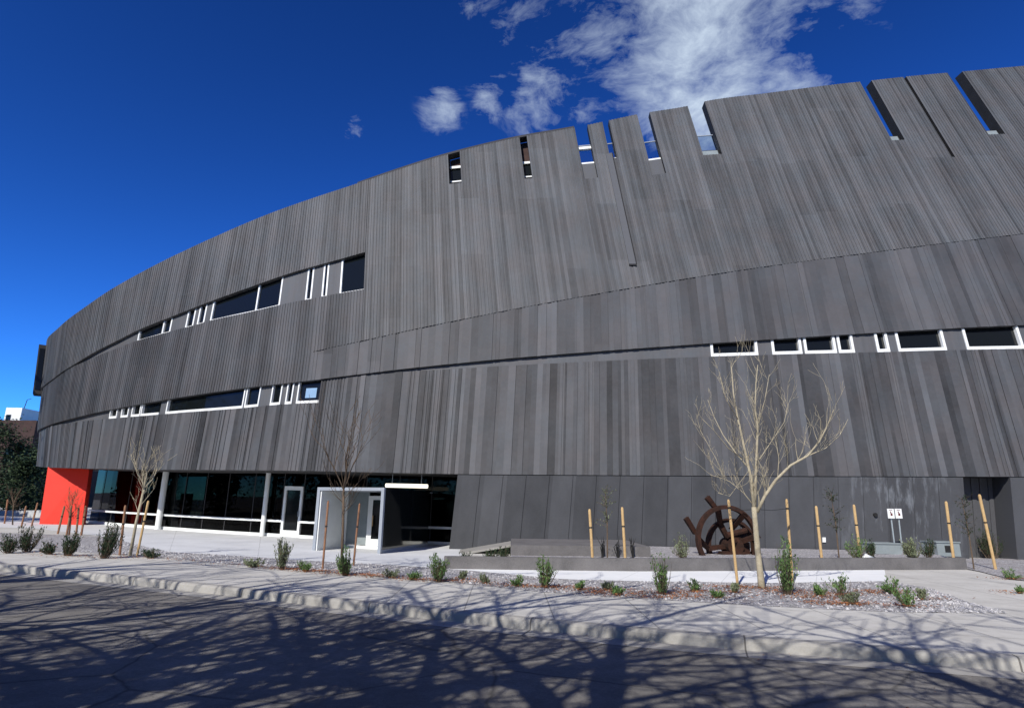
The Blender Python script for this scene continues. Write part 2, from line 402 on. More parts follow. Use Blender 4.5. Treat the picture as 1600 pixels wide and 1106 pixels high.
def clad(name, u0, u1, zl, zh, off, mode, mat, parent, cuts=(), label=None, lipd=.2):
    mb = MB(); cs = []
    es = sorted({u0, u1}|{c for a, b, f in cuts for c in (a, b) if u0 < c < u1})
    for a, b in zip(es, es[1:]): cs += cells(a, b, mode)
    def top(u, mid):
        for a, b, f in cuts:
            if a < mid < b: return f(u)
        return zh(u)
    prev = None
    for a, b, o in cs:
        mid = (a+b)/2; rows = []
        la, lb, ta, tb = zl(a), zl(b), top(a, mid), top(b, mid)
        if ta-la < .003 and tb-lb < .003: prev = None; continue
        ra = [la]; rb = [lb]
        zk = Z2(mid)
        if min(la, lb)+.05 < zk < min(ta, tb)-.05: ra.append(Z2(a)); rb.append(Z2(b))
        ra.append(ta); rb.append(tb)
        for i in range(len(ra)-1):
            mb.face([S(a, ra[i], off+o), S(b, rb[i], off+o), S(b, rb[i+1], off+o), S(a, ra[i+1], off+o)],
                    [(mid, ra[i]), (mid, rb[i]), (mid, rb[i+1]), (mid, ra[i+1])])
        mb.face([S(a, la, off+o), S(a, la, off-lipd), S(b, lb, off-lipd), S(b, lb, off+o)], [(mid, la)]*4)
        if prev and abs(prev[0]-a) < 1e-6 and abs(prev[1]-o) > 1e-4:
            q0 = max(prev[2], la); q1 = min(prev[3], ta)
            rr = [q0]+([Z2(a)] if q0+.05 < Z2(a) < q1-.05 else [])+[q1]
            for i in range(len(rr)-1):
                mb.face([S(a, rr[i], off+prev[1]), S(a, rr[i], off+o), S(a, rr[i+1], off+o), S(a, rr[i+1], off+prev[1])],
                        [(a-.02, rr[i]), (a-.02, rr[i]), (a-.02, rr[i+1]), (a-.02, rr[i+1])])
        prev = (b, o, lb, tb)
    for uu, oo in ((u0, cs[0][2]), (u1, cs[-1][2])):
        q0, q1 = zl(uu), zh(uu); zk = Z2(uu); rr = [q0]+([zk] if q0+.05 < zk < q1-.05 else [])+[q1]
        for i in range(len(rr)-1): mb.face([S(uu, rr[i], off+oo), S(uu, rr[i], off-.3), S(uu, rr[i+1], off-.3), S(uu, rr[i+1], off+oo)], [(uu, rr[i])]*4)
    return mb.build(name, mat, parent)
def fbox(mb, u0, u1, z0, z1, o0, o1, fn=S, n=1):
    z0f = z0 if callable(z0) else (lambda u: z0); z1f = z1 if callable(z1) else (lambda u: z1)
    for k in range(n):
        a = lerp(u0, u1, k/n); b = lerp(u0, u1, (k+1)/n)
        A = [fn(a, z0f(a), o1), fn(b, z0f(b), o1), fn(b, z0f(b), o0), fn(a, z0f(a), o0)]
        B = [fn(a, z1f(a), o1), fn(b, z1f(b), o1), fn(b, z1f(b), o0), fn(a, z1f(a), o0)]
        if n == 1: mb.hexa(A, B)
        else:
            mb.face(A[::-1]); mb.face(B); mb.face([A[0], A[1], B[1], B[0]]); mb.face([A[2], A[3], B[3], B[2]])
            if k == 0: mb.face([A[3], A[0], B[0], B[3]])
            if k == n-1: mb.face([A[1], A[2], B[2], B[1]])

bld = thing('museum_building', 'large curved building clad in dark grey ribbed metal with bands of white framed windows', 'building', (0, 26, 0))
bld_off = Vector((0, 26, 0))
_b0 = MB.build
def bb(mb, name, mat, parent=None, **k):      # build a part in world coordinates under the building or one of its parts
    o = _b0(mb, name, mat, None, **k)
    o.parent = parent or bld
    o.matrix_parent_inverse = Matrix.Identity(4)
    if (parent or bld) is bld:
        o.data.transform(Matrix.Translation(-bld_off))
    else:
        o.data.transform(Matrix.Translation(-bld_off))
    return o
def cladb(*a, **k):
    o = clad(*a, **k); o.data.transform(Matrix.Translation(-bld_off)); o.parent = bld; return o

# top notches: bottom left px, bottom right px, bottom row px, kind
NOTCH = [((703, 290), (722, 288), 'win'), ((820, 282), (832, 281), 'win'), ((912.5, 282), (934, 280), 'panel'), ((953, 250), (963.5, 249), 'open'),
         ((1019, 276), (1040, 273), 'panel'), ((1098, 245), (1127, 243), 'sill'), ((1391, 222), (1411, 221), 'sill'), ((1484, 248), (1489, 248), 'thin'), ((1541, 213), (1567, 212), 'sill')]
cuts = []; notch = []
for a, b, kind in NOTCH:
    ua, za = uz(*a); ub, zb = uz(*b)
    f = (lambda ua, za, ub, zb: (lambda u: za+(zb-za)*(u-ua)/(ub-ua)))(ua, za, ub, zb)
    cuts.append((ua, ub, f)); notch.append((ua, ub, f, kind))
lowtop = lambda u: (SB1(u) if u <= U_END1 else L1(u) if u < U_ST3 else SB3(u))
OB = .10; OC = .17
cladb('lower_cladding', U_L, U_END1, zs, SB1, 0, 'low', M['clad_low'], None)
cladb('lower_cladding', U_END1, U_ST3, zs, lambda u: L1(u)+.05, 0, 'low', M['clad_low'], None)
cladb('lower_cladding', U_ST3, U_R, zs, SB3, 0, 'low', M['clad_low'], None)
UB2 = uz(492, 550)[0]; USB = uz(120, 572)[0]
sb2 = lambda u: min(SB2(u), L2(u)+.05) if u > USB else L2(u)+.05
cladb('middle_cladding', U_L, UB2, L1, sb2, OB, 'up', M['clad_mid'], None, lipd=.55)
cladb('middle_cladding', UB2, U_R, L1, Z2, OB, 'mid', M['clad_mid'], None, lipd=.55)
cladb('middle_cladding', UB2, U_END2, Z2, sb2, OB+.03, 'up', M['clad_mid'], None, lipd=.06)
cladb('upper_cladding', U_L, U_END2, L2, TOP, OC, 'up', M['clad_up'], None, lipd=.5)
cladb('upper_cladding', U_END2, U_R, Z2, TOP, OB+.03, 'up', M['clad_up'], None, cuts=cuts, lipd=.06)
# shadow joint ledge in the upper wall
mb = MB(); ua, za = uz(982, 415); fbox(mb, ua, ua+.32, za-.08, za, OB+.03, OB+.12); bb(mb, 'ledge', M['slot'])
mb = MB(); fbox(mb, ua+.01, ua+.31, lambda u: za+.005, lambda u: TOP(u)-2.4, OB+.0, OB+.11); bb(mb, 'seam_panel', M['strip']); mb = MB(); fbox(mb, ua+.315, ua+.37, lambda u: za+.005, lambda u: TOP(u)-2.4, OB+.0, OB+.068); bb(mb, 'seam_gap', M['slot'])
# parapet: back faces, caps and notch linings
T = .42
TN = lambda u: T if u > notch[5][1]+1 or u < notch[2][0] else .30
mb = MB(); seg = []; u = U_L
edges = []
for ua, ub, f, k in notch: edges.append((u, ua)); u = ub
edges.append((u, U_R))
for a, b in edges:
    n = max(1, int((b-a)/.8))
    for k in range(n):
        p = lerp(a, b, k/n); q = lerp(a, b, (k+1)/n)
        o1 = OB+.034
        tt = -TN((a+b)/2)
        mb.face([S(p, TOP(p)-.015, o1), S(q, TOP(q)-.015, o1), S(q, TOP(q)-.015, tt), S(p, TOP(p)-.015, tt)])
        mb.face([S(q, TOP(q)-.015, tt), S(p, TOP(p)-.015, tt), S(p, TOP(p)-6, tt), S(q, TOP(q)-6, tt)])
for ua, ub, f, kind in notch:
    o1 = OB+.03
    for uu in (ua, ub):
        n = 3
        for k in range(n):
            za = lerp(f(uu), TOP(uu)-.015, k/n); zb = lerp(f(uu), TOP(uu)-.015, (k+1)/n)
            tt = -TN(ua-.6 if uu == ua else ub+2.0)
            mb.face([S(uu, za, o1), S(uu, za, tt), S(uu, zb, tt), S(uu, zb, o1)])
    tt = -TN((ua+ub)/2)
    mb.face([S(ua, f(ua), o1), S(ub, f(ub), o1), S(ub, f(ub), tt), S(ua, f(ua), tt)])
    mb.face([S(ua, f(ua), tt), S(ub, f(ub), tt), S(ub, f(ub)-4, tt), S(ua, f(ua)-4, tt)])
bb(mb, 'parapet', M['slot'])
# coping where the roof edge shows as a dark line
mb = MB(); fbox(mb, uz(560, 290)[0], notch[2][0]-.02, TOP, lambda u: TOP(u)+.14, -T, OB+.02, n=40); bb(mb, 'coping', M['soffit'])
def dz(f, d): return lambda u: f(u)+d
def at_px(px, py): return uz(px, py)[1]
for i, (ua, ub, f, kind) in enumerate(notch):
    if kind == 'win':
        mb = MB(); fbox(mb, ua, ub, dz(f, .45), dz(f, 1.35), -.45, -.40); fr = bb(mb, 'window', M['pane'])
        mb = MB(); fbox(mb, ua, ub, dz(f, .28), dz(f, .45), -.45, -.25); bb(mb, 'frame', M['frame'], fr); mb = MB(); fbox(mb, ua, ub, dz(f, 1.35), dz(f, 1.5), -.45, -.3); bb(mb, 'transom', M['frame'], fr)
        mb = MB(); fbox(mb, ua, ub, f, dz(f, .28), -.4, -.12); bb(mb, 'sill', M['slot'])
        mb = MB(); fbox(mb, ua, ub, dz(f, 1.5), lambda u: TOP(u)-.02, -.95, -.44); bb(mb, 'header', M['brick'])
    elif kind == 'panel':
        mb = MB(); fbox(mb, ua, ub, f, dz(f, 1.15), -.29, -.05); bb(mb, 'notch_panel', M['strip'])
        mb = MB(); fbox(mb, ua, ub, dz(f, 1.15), dz(f, 1.27), -.29, -.08); bb(mb, 'sill', M['frame'])
        if i == 2:
            mb = MB(); fbox(mb, ua, ub, dz(f, 2.25), dz(f, 2.42), -.29, -.1); bb(mb, 'beam', M['frame'])
        mb = MB(); fbox(mb, ua, ub, dz(f, 1.27), dz(f, 2.55), -.24, -.22); gl = bb(mb, 'guard_pane', M['guard'])
        mb = MB(); fbox(mb, ua, ub, dz(f, 2.55), dz(f, 2.60), -.26, -.20); bb(mb, 'rail', M['steel'], gl)
    elif kind in ('open', 'sill'):
        hh = .14 if kind == 'open' else .5
        dd_ = -.29 if i < 6 else -.5
        mb = MB(); fbox(mb, ua+.0, ub, f, dz(f, hh), dd_, -.02 if kind == 'open' else -.12); bb(mb, 'sill', M['frame'] if kind == 'open' else M['slot'])
        if kind == 'sill':
            mb = MB(); fbox(mb, ua+.08, ub-.08, dz(f, .1), dz(f, hh-.06), -.12, -.085); bb(mb, 'access_panel', M['cabinet'])
        if i < 6:
            mb = MB(); fbox(mb, ua, ub, dz(f, hh), dz(f, hh+1.15), -.24, -.22); gl = bb(mb, 'guard_pane', M['guard'])
            mb = MB(); fbox(mb, ua, ub, dz(f, hh+1.15), dz(f, hh+1.2), -.26, -.20); bb(mb, 'rail', M['steel'], gl)
    else:
        mb = MB(); fbox(mb, ua, ub, f, lambda u: TOP(u)-.05, -.6, -.4); bb(mb, 'notch_panel', M['soffit'])
# roof deck behind the parapet
mb = MB(); n = 40
for k in range(n):
    p = lerp(U_L, U_R, k/n); q = lerp(U_L, U_R, (k+1)/n)
    a = S(p, TOP(p)-5.5, -.3); b = S(q, TOP(q)-5.5, -.3); c = Vector((8, 58, 9)); 
    mb.face([a, b, lerp(b, c, .97), lerp(a, c, .97)])
bb(mb, 'roof', M['soffit'])
# ---- recessed window strips
def strip(spans, zb, zt, u0, u1, po, oL, oR, tw, sw, fo, pd=.18):
    spans = sorted(spans); edges = []; u = u0
    for a, b in spans: edges.append((u, a)); u = b
    edges.append((u, u1))
    for a, b in edges:
        if b-a < .01: continue
        mb = MB(); n = max(1, int((b-a)/1.0))
        for k in range(n):
            p = lerp(a, b, k/n); q = lerp(a, b, (k+1)/n)
            if zt(p)-zb(p) < .002 and zt(q)-zb(q) < .002: continue
            zz = lambda u: max(zt(u), zb(u))
            mb.face([S(p, zb(p)-.02, po), S(q, zb(q)-.02, po), S(q, zz(q), po), S(p, zz(p), po)], [(p, 0), (q, 0), (q, 1), (p, 1)])
        if mb.f: bb(mb, 'strip_panel', M['strip'])
    for i, (a, b) in enumerate(spans):
        zz = lambda u: zt(u)+.02
        n = max(1, int((b-a)/1.2))
        mb = MB(); fbox(mb, a, b, zb, zz, po-pd-.04, po-pd, n=n); w = bb(mb, 'window', M['pane'])
        mb = MB()
        if oL(i): fbox(mb, a, a+tw, lambda u: zb(u)-.0, zz, po-pd-.02, fo)
        if oR(i): fbox(mb, b-tw, b, lambda u: zb(u)-.0, zz, po-pd-.02, fo)
        fbox(mb, a+(tw if oL(i) else 0)+.002, b-(tw if oR(i) else 0)-.002, lambda u: zb(u)-.0, lambda u: zb(u)+sw, po-pd-.02, fo-.004, n=n)
        bb(mb, 'frame', M['frame'], w)
def span(x0, x1, curve_y): return (uz(x0, curve_y)[0], uz(x1, curve_y)[0])
W3 = [(1111, 1185, 556), (1207, 1254, 553), (1258, 1308, 552), (1311, 1336, 551), (1371, 1391, 549), (1404, 1480, 548), (1511, 1601, 545)]
T1 = lambda i: True
strip([span(*w) for w in W3], SB3, L1, U_ST3, U_R, -.03, T1, T1, .105, .14, .02, .10)
W1 = [(170, 181.5, 652), (188, 199, 651), (204, 217.5, 650), (219, 247, 648), (259, 378, 640), (381, 403, 635), (421, 437, 632), (444.5, 455, 631), (462, 497.5, 629)]
s1 = [span(*w) for w in W1]; s1[-1] = (s1[-1][0], U_END1)
strip(s1, SB1, L1, U_L, U_END1, -.06, T1, lambda i: i not in (3, 8), .065, .12, -.005, .07)
ua, za = uz(474, 621); ub, zb = uz(495, 605); mb = MB(); fbox(mb, ua, ub-.06, za, zb, -.128, -.120); bb(mb, 'sky_patch', M['sky_patch'])  # pale blue panel that paints in the sky showing in this pane
W2 = [(216, 251, 528), (253, 266, 521), (290, 302, 511), (308, 319, 507), (330, 398, 494), (399.5, 437, 482), (477, 487, 468), (502.5, 511, 464), (531, 571, 457)]
s2 = [span(*w) for w in W2]; s2[-1] = (s2[-1][0], U_END2)
strip(s2, SB2, L2, uz(120, 572)[0], U_END2, OB-.08, T1, lambda i: i not in (0, 4, 8), .085, .075, OB-.07, .07)
# reveals that close the strips on the right
mb = MB(); fbox(mb, U_END1, U_END1+.04, lambda u: SB1(u)-.1, lambda u: L1(u), -.4, -.005); bb(mb, 'reveal', M['soffit']); mb = MB(); fbox(mb, U_END2, U_END2+.04, lambda u: SB2(u)-.1, lambda u: L2(u)+.1, -.35, OB-.005); bb(mb, 'reveal', M['soffit'])
# bay at the far left edge
mb = MB(); ub0, zb0 = uz(74, 612); zb1 = zb0+3.1
fbox(mb, ub0-2.4, ub0-1.3, zb0, zb1, 0, .55); bay = bb(mb, 'bay_window', M['soffit'])
mb = MB(); fbox(mb, ub0-1.295, ub0-1.275, zb0+.25, zb1-.25, .22, .48); bb(mb, 'pane', M['pane'], bay)
# ---- ground floor: base wall with a recess on the right
UR0, UR1 = uz(1505, 746)[0], uz(1578, 746)[0]
def basewall(a, b, o):
    mb = MB(); n = max(1, round((b-a)/.92)); 
    for k in range(n):
        p = lerp(a, b, k/n)+.008; q = lerp(a, b, (k+1)/n)-.008
        A = [S(p, -.1, o), S(q, -.1, o), S(q, zs(q)-.03, o), S(p, zs(p)-.03, o)]
        uv = [(p, 0), (q, 0), (q, 3), (p, 3)]
        mb.face(A, uv)
        for uu, w in ((p, -1), (q, 1)):
            mb.face([S(uu, -.1, o), S(uu, -.1, o-.05), S(uu, zs(uu)-.03, o-.05), S(uu, zs(uu)-.03, o)], [(uu, 0)]*4)
    mb.face([S(a, -.1, o-.03), S(b, -.1, o-.03), S(b, zs(b)+.02, o-.03), S(a, zs(a)+.02, o-.03)], [(a, 0), (b, 0), (b, 3), (a, 3)]) if b-a < 3 else None
    m_ = max(1, int((b-a)/1.5))
    for k in range(m_):
        p = lerp(a, b, k/m_); q = lerp(a, b, (k+1)/m_)
        mb.face([S(p, -.1, o-.035), S(q, -.1, o-.035), S(q, zs(q)+.02, o-.035), S(p, zs(p)+.02, o-.035)], [(p, 0), (q, 0), (q, 3), (p, 3)])
    for uu in (a, b):
        mb.face([S(uu, -.1, o), S(uu, -.1, o-1.6), S(uu, zs(uu)+.02, o-1.6), S(uu, zs(uu)+.02, o)], [(uu, 0)]*4)
    bb(mb, 'base_wall', M['base'])
basewall(U715, UR0, .0); basewall(UR1, U_R, .0)
mb = MB()
for k in range(14):
    p = lerp(UR0-.3, UR1+.3, k/14); q = lerp(UR0-.3, UR1+.3, (k+1)/14); o = -.9 if k % 2 else -.94
    fbox(mb, p, q, -.1, zs, o-.1, o)
bb(mb, 'recess_wall', M['clad_low'])
ux, zx = uz(1287, 843); mb = MB(); fbox(mb, ux-.06, ux+.06, zx-.09, zx+.09, -.005, .05); bb(mb, 'wall_outlet', M['frame'])
ux, zx = uz(1367, 804); mb = MB(); c = S(ux, zx, .0); mb.tube([c+Vector((0, .02, 0)), c+Vector((0, -.07, 0))], [.075, .075], 14); bb(mb, 'wall_vent', M['strap'])
# soffits
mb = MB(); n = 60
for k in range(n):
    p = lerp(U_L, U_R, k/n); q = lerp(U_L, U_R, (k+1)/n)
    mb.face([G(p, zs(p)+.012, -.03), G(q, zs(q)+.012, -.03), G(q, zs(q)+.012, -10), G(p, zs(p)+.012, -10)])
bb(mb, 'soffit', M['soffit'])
# glass front
OG = -2.9
UG0 = uz(140, 812, OG, G)[0]; 
gg = lambda u: g(plan_at(u).x)
def rng(px, py): return uz(px, py, OG, G)[0]
ud0, ud1 = rng(438.5, 840), rng(467.5, 842)
up0 = rng(492, 845); uend = U715+2.5
def glz(a, b):
    mb = MB(); fbox(mb, a, b, gg, zs, OG-.02, OG, fn=G, n=max(1, int((b-a)/1.4))); w = bb(mb, 'glazing', M['glass'])
    mb = MB(); fbox(mb, a, b, lambda u: gg(u)-.05, dz(gg, .12), OG-.05, OG+.06, fn=G, n=max(1, int((b-a)/1.4))); bb(mb, 'sill', M['frame'], w); mb = MB()
    fbox(mb, a, b, dz(gg, .66), dz(gg, .76), OG+.005, OG+.11, fn=G, n=max(1, int((b-a)/1.4)))
    bb(mb, 'transom', M['frame'], w)
    u = a
    while u < b:
        mb = MB(); fbox(mb, u, u+.05, dz(gg, .12), zs, OG-.06, OG+.004, fn=G); u += 1.75
        bb(mb, 'mullion', M['soffit'], w)
glz(UG0, ud0); glz(ud1, up0); glz(up0+2.6, uend)
mb = MB(); tw = .13
zd = lambda u: gg(u)+2.35
fbox(mb, ud0, ud0+tw, dz(gg, .0), zd, OG-.05, OG+.08, fn=G); fbox(mb, ud1-tw, ud1, dz(gg, .0), zd, OG-.05, OG+.08, fn=G)
fbox(mb, ud0+tw, ud1-tw, lambda u: zd(u)-.18, zd, OG-.05, OG+.078, fn=G); fbox(mb, ud0+tw, ud1-tw, gg, dz(gg, .30), OG-.05, OG+.078, fn=G)
door = bb(mb, 'door', M['frame'])
mb = MB(); fbox(mb, ud0+tw, ud1-tw, dz(gg, .3), lambda u: zd(u)-.18, OG-.02, OG, fn=G); bb(mb, 'pane', M['pane'], door)
mb = MB(); fbox(mb, ud1-tw-.0, ud1-tw+.03, dz(gg, .95), dz(gg, 1.2), OG+.08, OG+.14, fn=G); bb(mb, 'handle', M['steel'], door)
mb = MB(); fbox(mb, ud0, ud1, zd, zs, OG-.02, OG, fn=G); bb(mb, 'glazing', M['glass'])
for px, py, r, oo in ((246, 828, .15, .28), (409, 838, .11, .26), (421, 838, .13, -1.2)):
    uu = uz(px, py, OG+oo, G)[0]; p = G(uu, 0, OG+oo); z0 = g(p.x)-.05
    mb = MB(); mb.tube([(p.x, p.y, z0), (p.x, p.y, zs(uu)+.01)], [r, r], 18); o = bb(mb, 'column', M['frame'])
for px in (275, 284): # pale posts seen inside
    uu = uz(px, 826, OG-2, G)[0]; p = G(uu, 0, OG-2.2); mb = MB(); mb.box((p.x, p.y, g(p.x)+1.15), (.35, .08, 1.5), .4); bb(mb, 'display_panel', M['frame'])
# room behind the glass
mb = MB(); n = 30
for k in range(n):
    p = lerp(UG0-6, uend+2, k/n); q = lerp(UG0-6, uend+2, (k+1)/n)
    mb.face([G(p, 0, -9.5), G(q, 0, -9.5), G(q, zs(q)+.1, -9.5), G(p, zs(p)+.1, -9.5)])
bb(mb, 'interior_wall', M['interior'])
mb = MB()
for k in range(n):
    p = lerp(UG0-6, uend+2, k/n); q = lerp(UG0-6, uend+2, (k+1)/n)
    mb.face([G(p, gg(p)+.03, OG-.06), G(q, gg(q)+.03, OG-.06), G(q, gg(q)+.03, -9.5), G(p, gg(p)+.03, -9.5)])
bb(mb, 'interior_floor', M['ifloor'])
# red slanted end wall under the overhang
a = gp(62, 815); b = gp(128, 824)
pa, pb = atY(62, 817, 34.6), atY(127, 825, 35.2); ta, tb = atY(75, 728, 35.0), atY(140, 728, 35.6)
inw = Vector((-.42, .9, 0)); pa.z -= .3; pb.z -= .3; ta.z += .05; tb.z += .2
mb = MB(); mb.hexa([pa, pb, pb+inw*1.2, pa+inw*1.2], [ta, tb, tb+inw*1.2, ta+inw*1.2]); bb(mb, 'red_wall', M['red'])
# entrance vestibule
A = Vector((-6.95, 22.55, 0)); B = Vector((-4.42, 21.95, 0)); dv = Vector((.19, .98, 0)).normalized(); ab = (B-A).normalized()
za = g(-5.7)-.02; zt = 2.42
def vb(mb, s0, s1, d0, d1, z0, z1):
    P = lambda s, d, z: Vector((A.x+ab.x*s+dv.x*d, A.y+ab.y*s+dv.y*d, z))
    mb.hexa([P(s0, d0, z0), P(s1, d0, z0), P(s1, d1, z0), P(s0, d1, z0)], [P(s0, d0, z1), P(s1, d0, z1), P(s1, d1, z1), P(s0, d1, z1)])
W = (B-A).length; fr = .11
mb = MB(); vb(mb, 0, fr, 0, 2.2, za, zt); vb(mb, W-fr, W, 0, .14, za, zt); vb(mb, fr, W-fr, 0, 2.2, zt-fr, zt)
vest = bb(mb, 'vestibule', M['steel'])
mb = MB(); vb(mb, fr+.003, fr+.05, .05, 2.15, za, zt-fr-.003); bb(mb, 'lining', M['frame'], vest)
mb = MB(); vb(mb, W-.07, W-.04, .14, 5.2, za+.12, zt); vb(mb, 0.02, .05, 2.2, 5.6, za+.1, zt); bb(mb, 'side_glazing', M['pane'], vest)
mb = MB(); vb(mb, W-.09, W-.02, .14, 5.2, za, za+.12); bb(mb, 'kick_rail', M['steel'], vest)
mb = MB(); vb(mb, .05, W-.05, 2.2, 5.6, zt-.06, zt-.01); bb(mb, 'roof', M['steel'], vest)
mb = MB(); vb(mb, fr+.05, 1.12, 2.12, 2.14, za+.15, zt-fr); bb(mb, 'glass_screen', M['cabinet'], vest)
mb = MB(); vb(mb, fr+.05, W-.08, 2.04, 2.118, za, za+.13); vb(mb, fr+.05, fr+.13, 2.04, 2.118, za+.13, zt-fr); bb(mb, 'screen_frame', M['frame'], vest)
mb = MB(); vb(mb, 1.13, 1.32, 2.02, 2.1, za+.13, zt-.25); vb(mb, 1.74, 1.92, 2.02, 2.1, za+.13, zt-.25); vb(mb, 1.32, 1.74, 2.02, 2.1, za+.13, za+.38); vb(mb, 1.32, 1.74, 2.02, 2.1, zt-.4, zt-.25); bb(mb, 'door_leaf', M['frame'], vest)
mb = MB(); vb(mb, 1.32, 1.74, 2.05, 2.07, za+.38, zt-.4); bb(mb, 'door_pane', M['pane'], vest)
mb = MB(); vb(mb, 1.36, 1.39, 1.94, 1.98, za+.85, za+1.25); bb(mb, 'door_handle', M['wood'], vest)
mb = MB(); vb(mb, 1.93, W-.08, 2.12, 2.14, za+.15, zt-fr); bb(mb, 'glass_screen', M['pane'], vest)
# tube lamp under the overhang
pl = atY(603, 758, 27.0); pr = atY(668, 759.5, 26.6)
mb = MB(); mb.tube([pl, pr], [.085, .085], 10); lampo = bb(mb, 'ceiling_lamp', M['lamp'])
mb = MB()
for t in (.15, .85):
    c = lerp(pl, pr, t); mb.tube([c, c+Vector((0, 0, .58))], [.012, .012], 5)
bb(mb, 'hanger', M['steel'], lampo)

# ------------------------------------------------------------------ ground
def resample(pts, n):
    pts = [Vector((p[0], p[1], 0)) for p in pts]; d = [0]
    for i in range(1, len(pts)): d.append(d[-1]+(pts[i]-pts[i-1]).length)
    out = []; j = 0
    for k in range(n+1):
        s = d[-1]*k/n
        while j < len(pts)-2 and d[j+1] < s: j += 1
        out.append((pts[j].lerp(pts[j+1], (s-d[j])/max(1e-9, d[j+1]-d[j])), s))
    return out
def sheet(name, fa, fb, dz_, mat, n=60, rows=4, kind='structure', drop=0):
    a = resample(fa, n); b = resample(fb, n); mb = MB()
    for i in range(n):
        for r in range(rows):
            q = []; uv = []
            for ii, rr in ((i, r), (i+1, r), (i+1, r+1), (i, r+1)):
                p = a[ii][0].lerp(b[ii][0], rr/rows); q.append((p.x, p.y, g(p.x)+dz_)); uv.append((a[ii][1], (a[ii][0]-b[ii][0]).length*rr/rows))
            mb.face(q, uv)
    o = mb.build(name, mat); return tag(o, kind=kind)
kp = [(1600, 1050), (1400, 1037), (1200, 1022), (1000, 1003), (800, 983), (600, 959), (400, 934), (250, 918), (130, 906), (50, 897)]
K = [gp(x, y, -.15).xy for x, y in kp]
dK = (K[0]-K[2]).normalized(); K = [K[0]+dK*30, K[0]+dK*8]+K
dL = (K[-1]-K[-4]).normalized(); K = K+[K[-1]+dL*10, K[-1]+dL*60]
def smooth(P, it=3):
    P = [p[0] for p in resample(P, 80)]
    for k in range(it): P = [P[0]]+[(P[i-1]+2*P[i]+P[i+1])/4 for i in range(1, len(P)-1)]+[P[-1]]
    return P
K = smooth(K, 6)
def offs(P, d):
    out = []
    for i, p in enumerate(P):
        t = (P[min(i+1, len(P)-1)]-P[max(i-1, 0)]).normalized(); out.append(p+Vector((t.y, -t.x, 0))*d)
    return out
mb = MB(); nx = 60
for i in range(nx):
    x0 = lerp(-400, 400, i/nx); x1 = lerp(-400, 400, (i+1)/nx)
    mb.face([(x0, -300, g(x0)-.35), (x1, -300, g(x1)-.35), (x1, 900, g(x1)-.35), (x0, 900, g(x0)-.35)])
tag(mb.build('ground', M['wallc']), kind='structure')
back = [p+Vector((-30, -70, 0)) if False else p+Vector((-5, -45, 0)) for p in K]
sheet('road', K, back, -.15, M['asphalt'], 90, 6)
sheet('gutter', offs(K, .0), offs(K, -.0), -.15, M['kerb'], 4, 1) if False else None
Ki = offs(K, -.18)   # towards the building
s = 1 if (Ki[40].y > K[40].y) else -1
Ki = offs(K, -.18*s); Go = offs(K, .42*s)
sheet('gutter', K, Go, -.146, M['kerb'], 120, 1)
# kerb with a battered, rounded face
prof = [(0.0, -.15), (-.018, -.045), (-.034, -.014), (-.065, .0), (-.20, .002)]
mb = MB(); rk = resample(K, 240)
KR = [[p[0] for p in resample(offs(K, w*s), 240)] for w, z in prof]
for i in range(240):
    jz = [.001*noise.noise(Vector((rk[ii][1]*1.3, 3, 0))) for ii in (i, i+1)]
    for r in range(len(prof)-1):
        q = []
        for ii, rr in ((i, r), (i+1, r), (i+1, r+1), (i, r+1)):
            p = KR[rr][ii]; q.append((p.x, p.y, g(p.x)+prof[rr][1]+(jz[ii-i] if 0 < rr < 4 else 0)))
        mb.face(q, [(rk[i][1], 0), (rk[i+1][1], 0), (rk[i+1][1], .1), (rk[i][1], .1)])
tag(mb.build('kerb', M['kerb']), kind='structure')
far = [Vector((60, 70, 0)), Vector((30, 75, 0)), Vector((-20, 80, 0)), Vector((-70, 85, 0)), Vector((-120, 85, 0))]
sheet('sidewalk', Ki, far, 0, M['walk'], 120, 40)
def gpl(pts): return [gp(x, y) for x, y in pts]
# gravel bed along the sidewalk
gf = gpl([(1560, 957), (1480, 957), (1400, 956), (1300, 952), (1150, 944), (1000, 935), (850, 925), (700, 909), (560, 898), (420, 886), (330, 879), (250, 871), (150, 864), (60, 858), (0, 854)]); gf.append(gf[-1]+Vector((-6, 4, 0)))
gb = gpl([(1560, 955.5), (1500, 937), (1450, 918), (1385, 908), (1200, 911), (1000, 908), (880, 905), (730, 891), (600, 882), (480, 876), (380, 869), (260, 862), (160, 838), (60, 834), (0, 832)]); gb.append(gb[-1]+Vector((-6, 4, 0)))
sheet('gravel_bed', gf, gb, .004, M['gravel'], 100, 4)
PW = [Vector(p) for p in ((-1.75, 17.25, 0), (3.55, 17.45, 0), (8.0, 18.3, 0), (11.1, 19.0, 0), (13.95, 19.55, 0))]
wf = gpl([(700, 889), (730, 891), (880, 905), (1000, 908), (1200, 911), (1385, 908)]); 
wb = [Vector((-1.9, 17.3, 0))]+PW[:4]
sheet('pale_path', wf, wb, .008, M['white'], 40, 2)
pf = gpl([(715, 889), (600, 882), (480, 876), (380, 869), (260, 862), (160, 838), (60, 826), (-40, 822)])
pbk = [Vector((-2.0, 30, 0)), Vector((-6, 31.5, 0)), Vector((-12, 33, 0)), Vector((-18, 35, 0)), Vector((-24, 38, 0)), Vector((-30, 42, 0)), Vector((-38, 44, 0)), Vector((-50, 46, 0))]
sheet('plaza', pf, pbk, .006, M['plaza'], 50, 6)
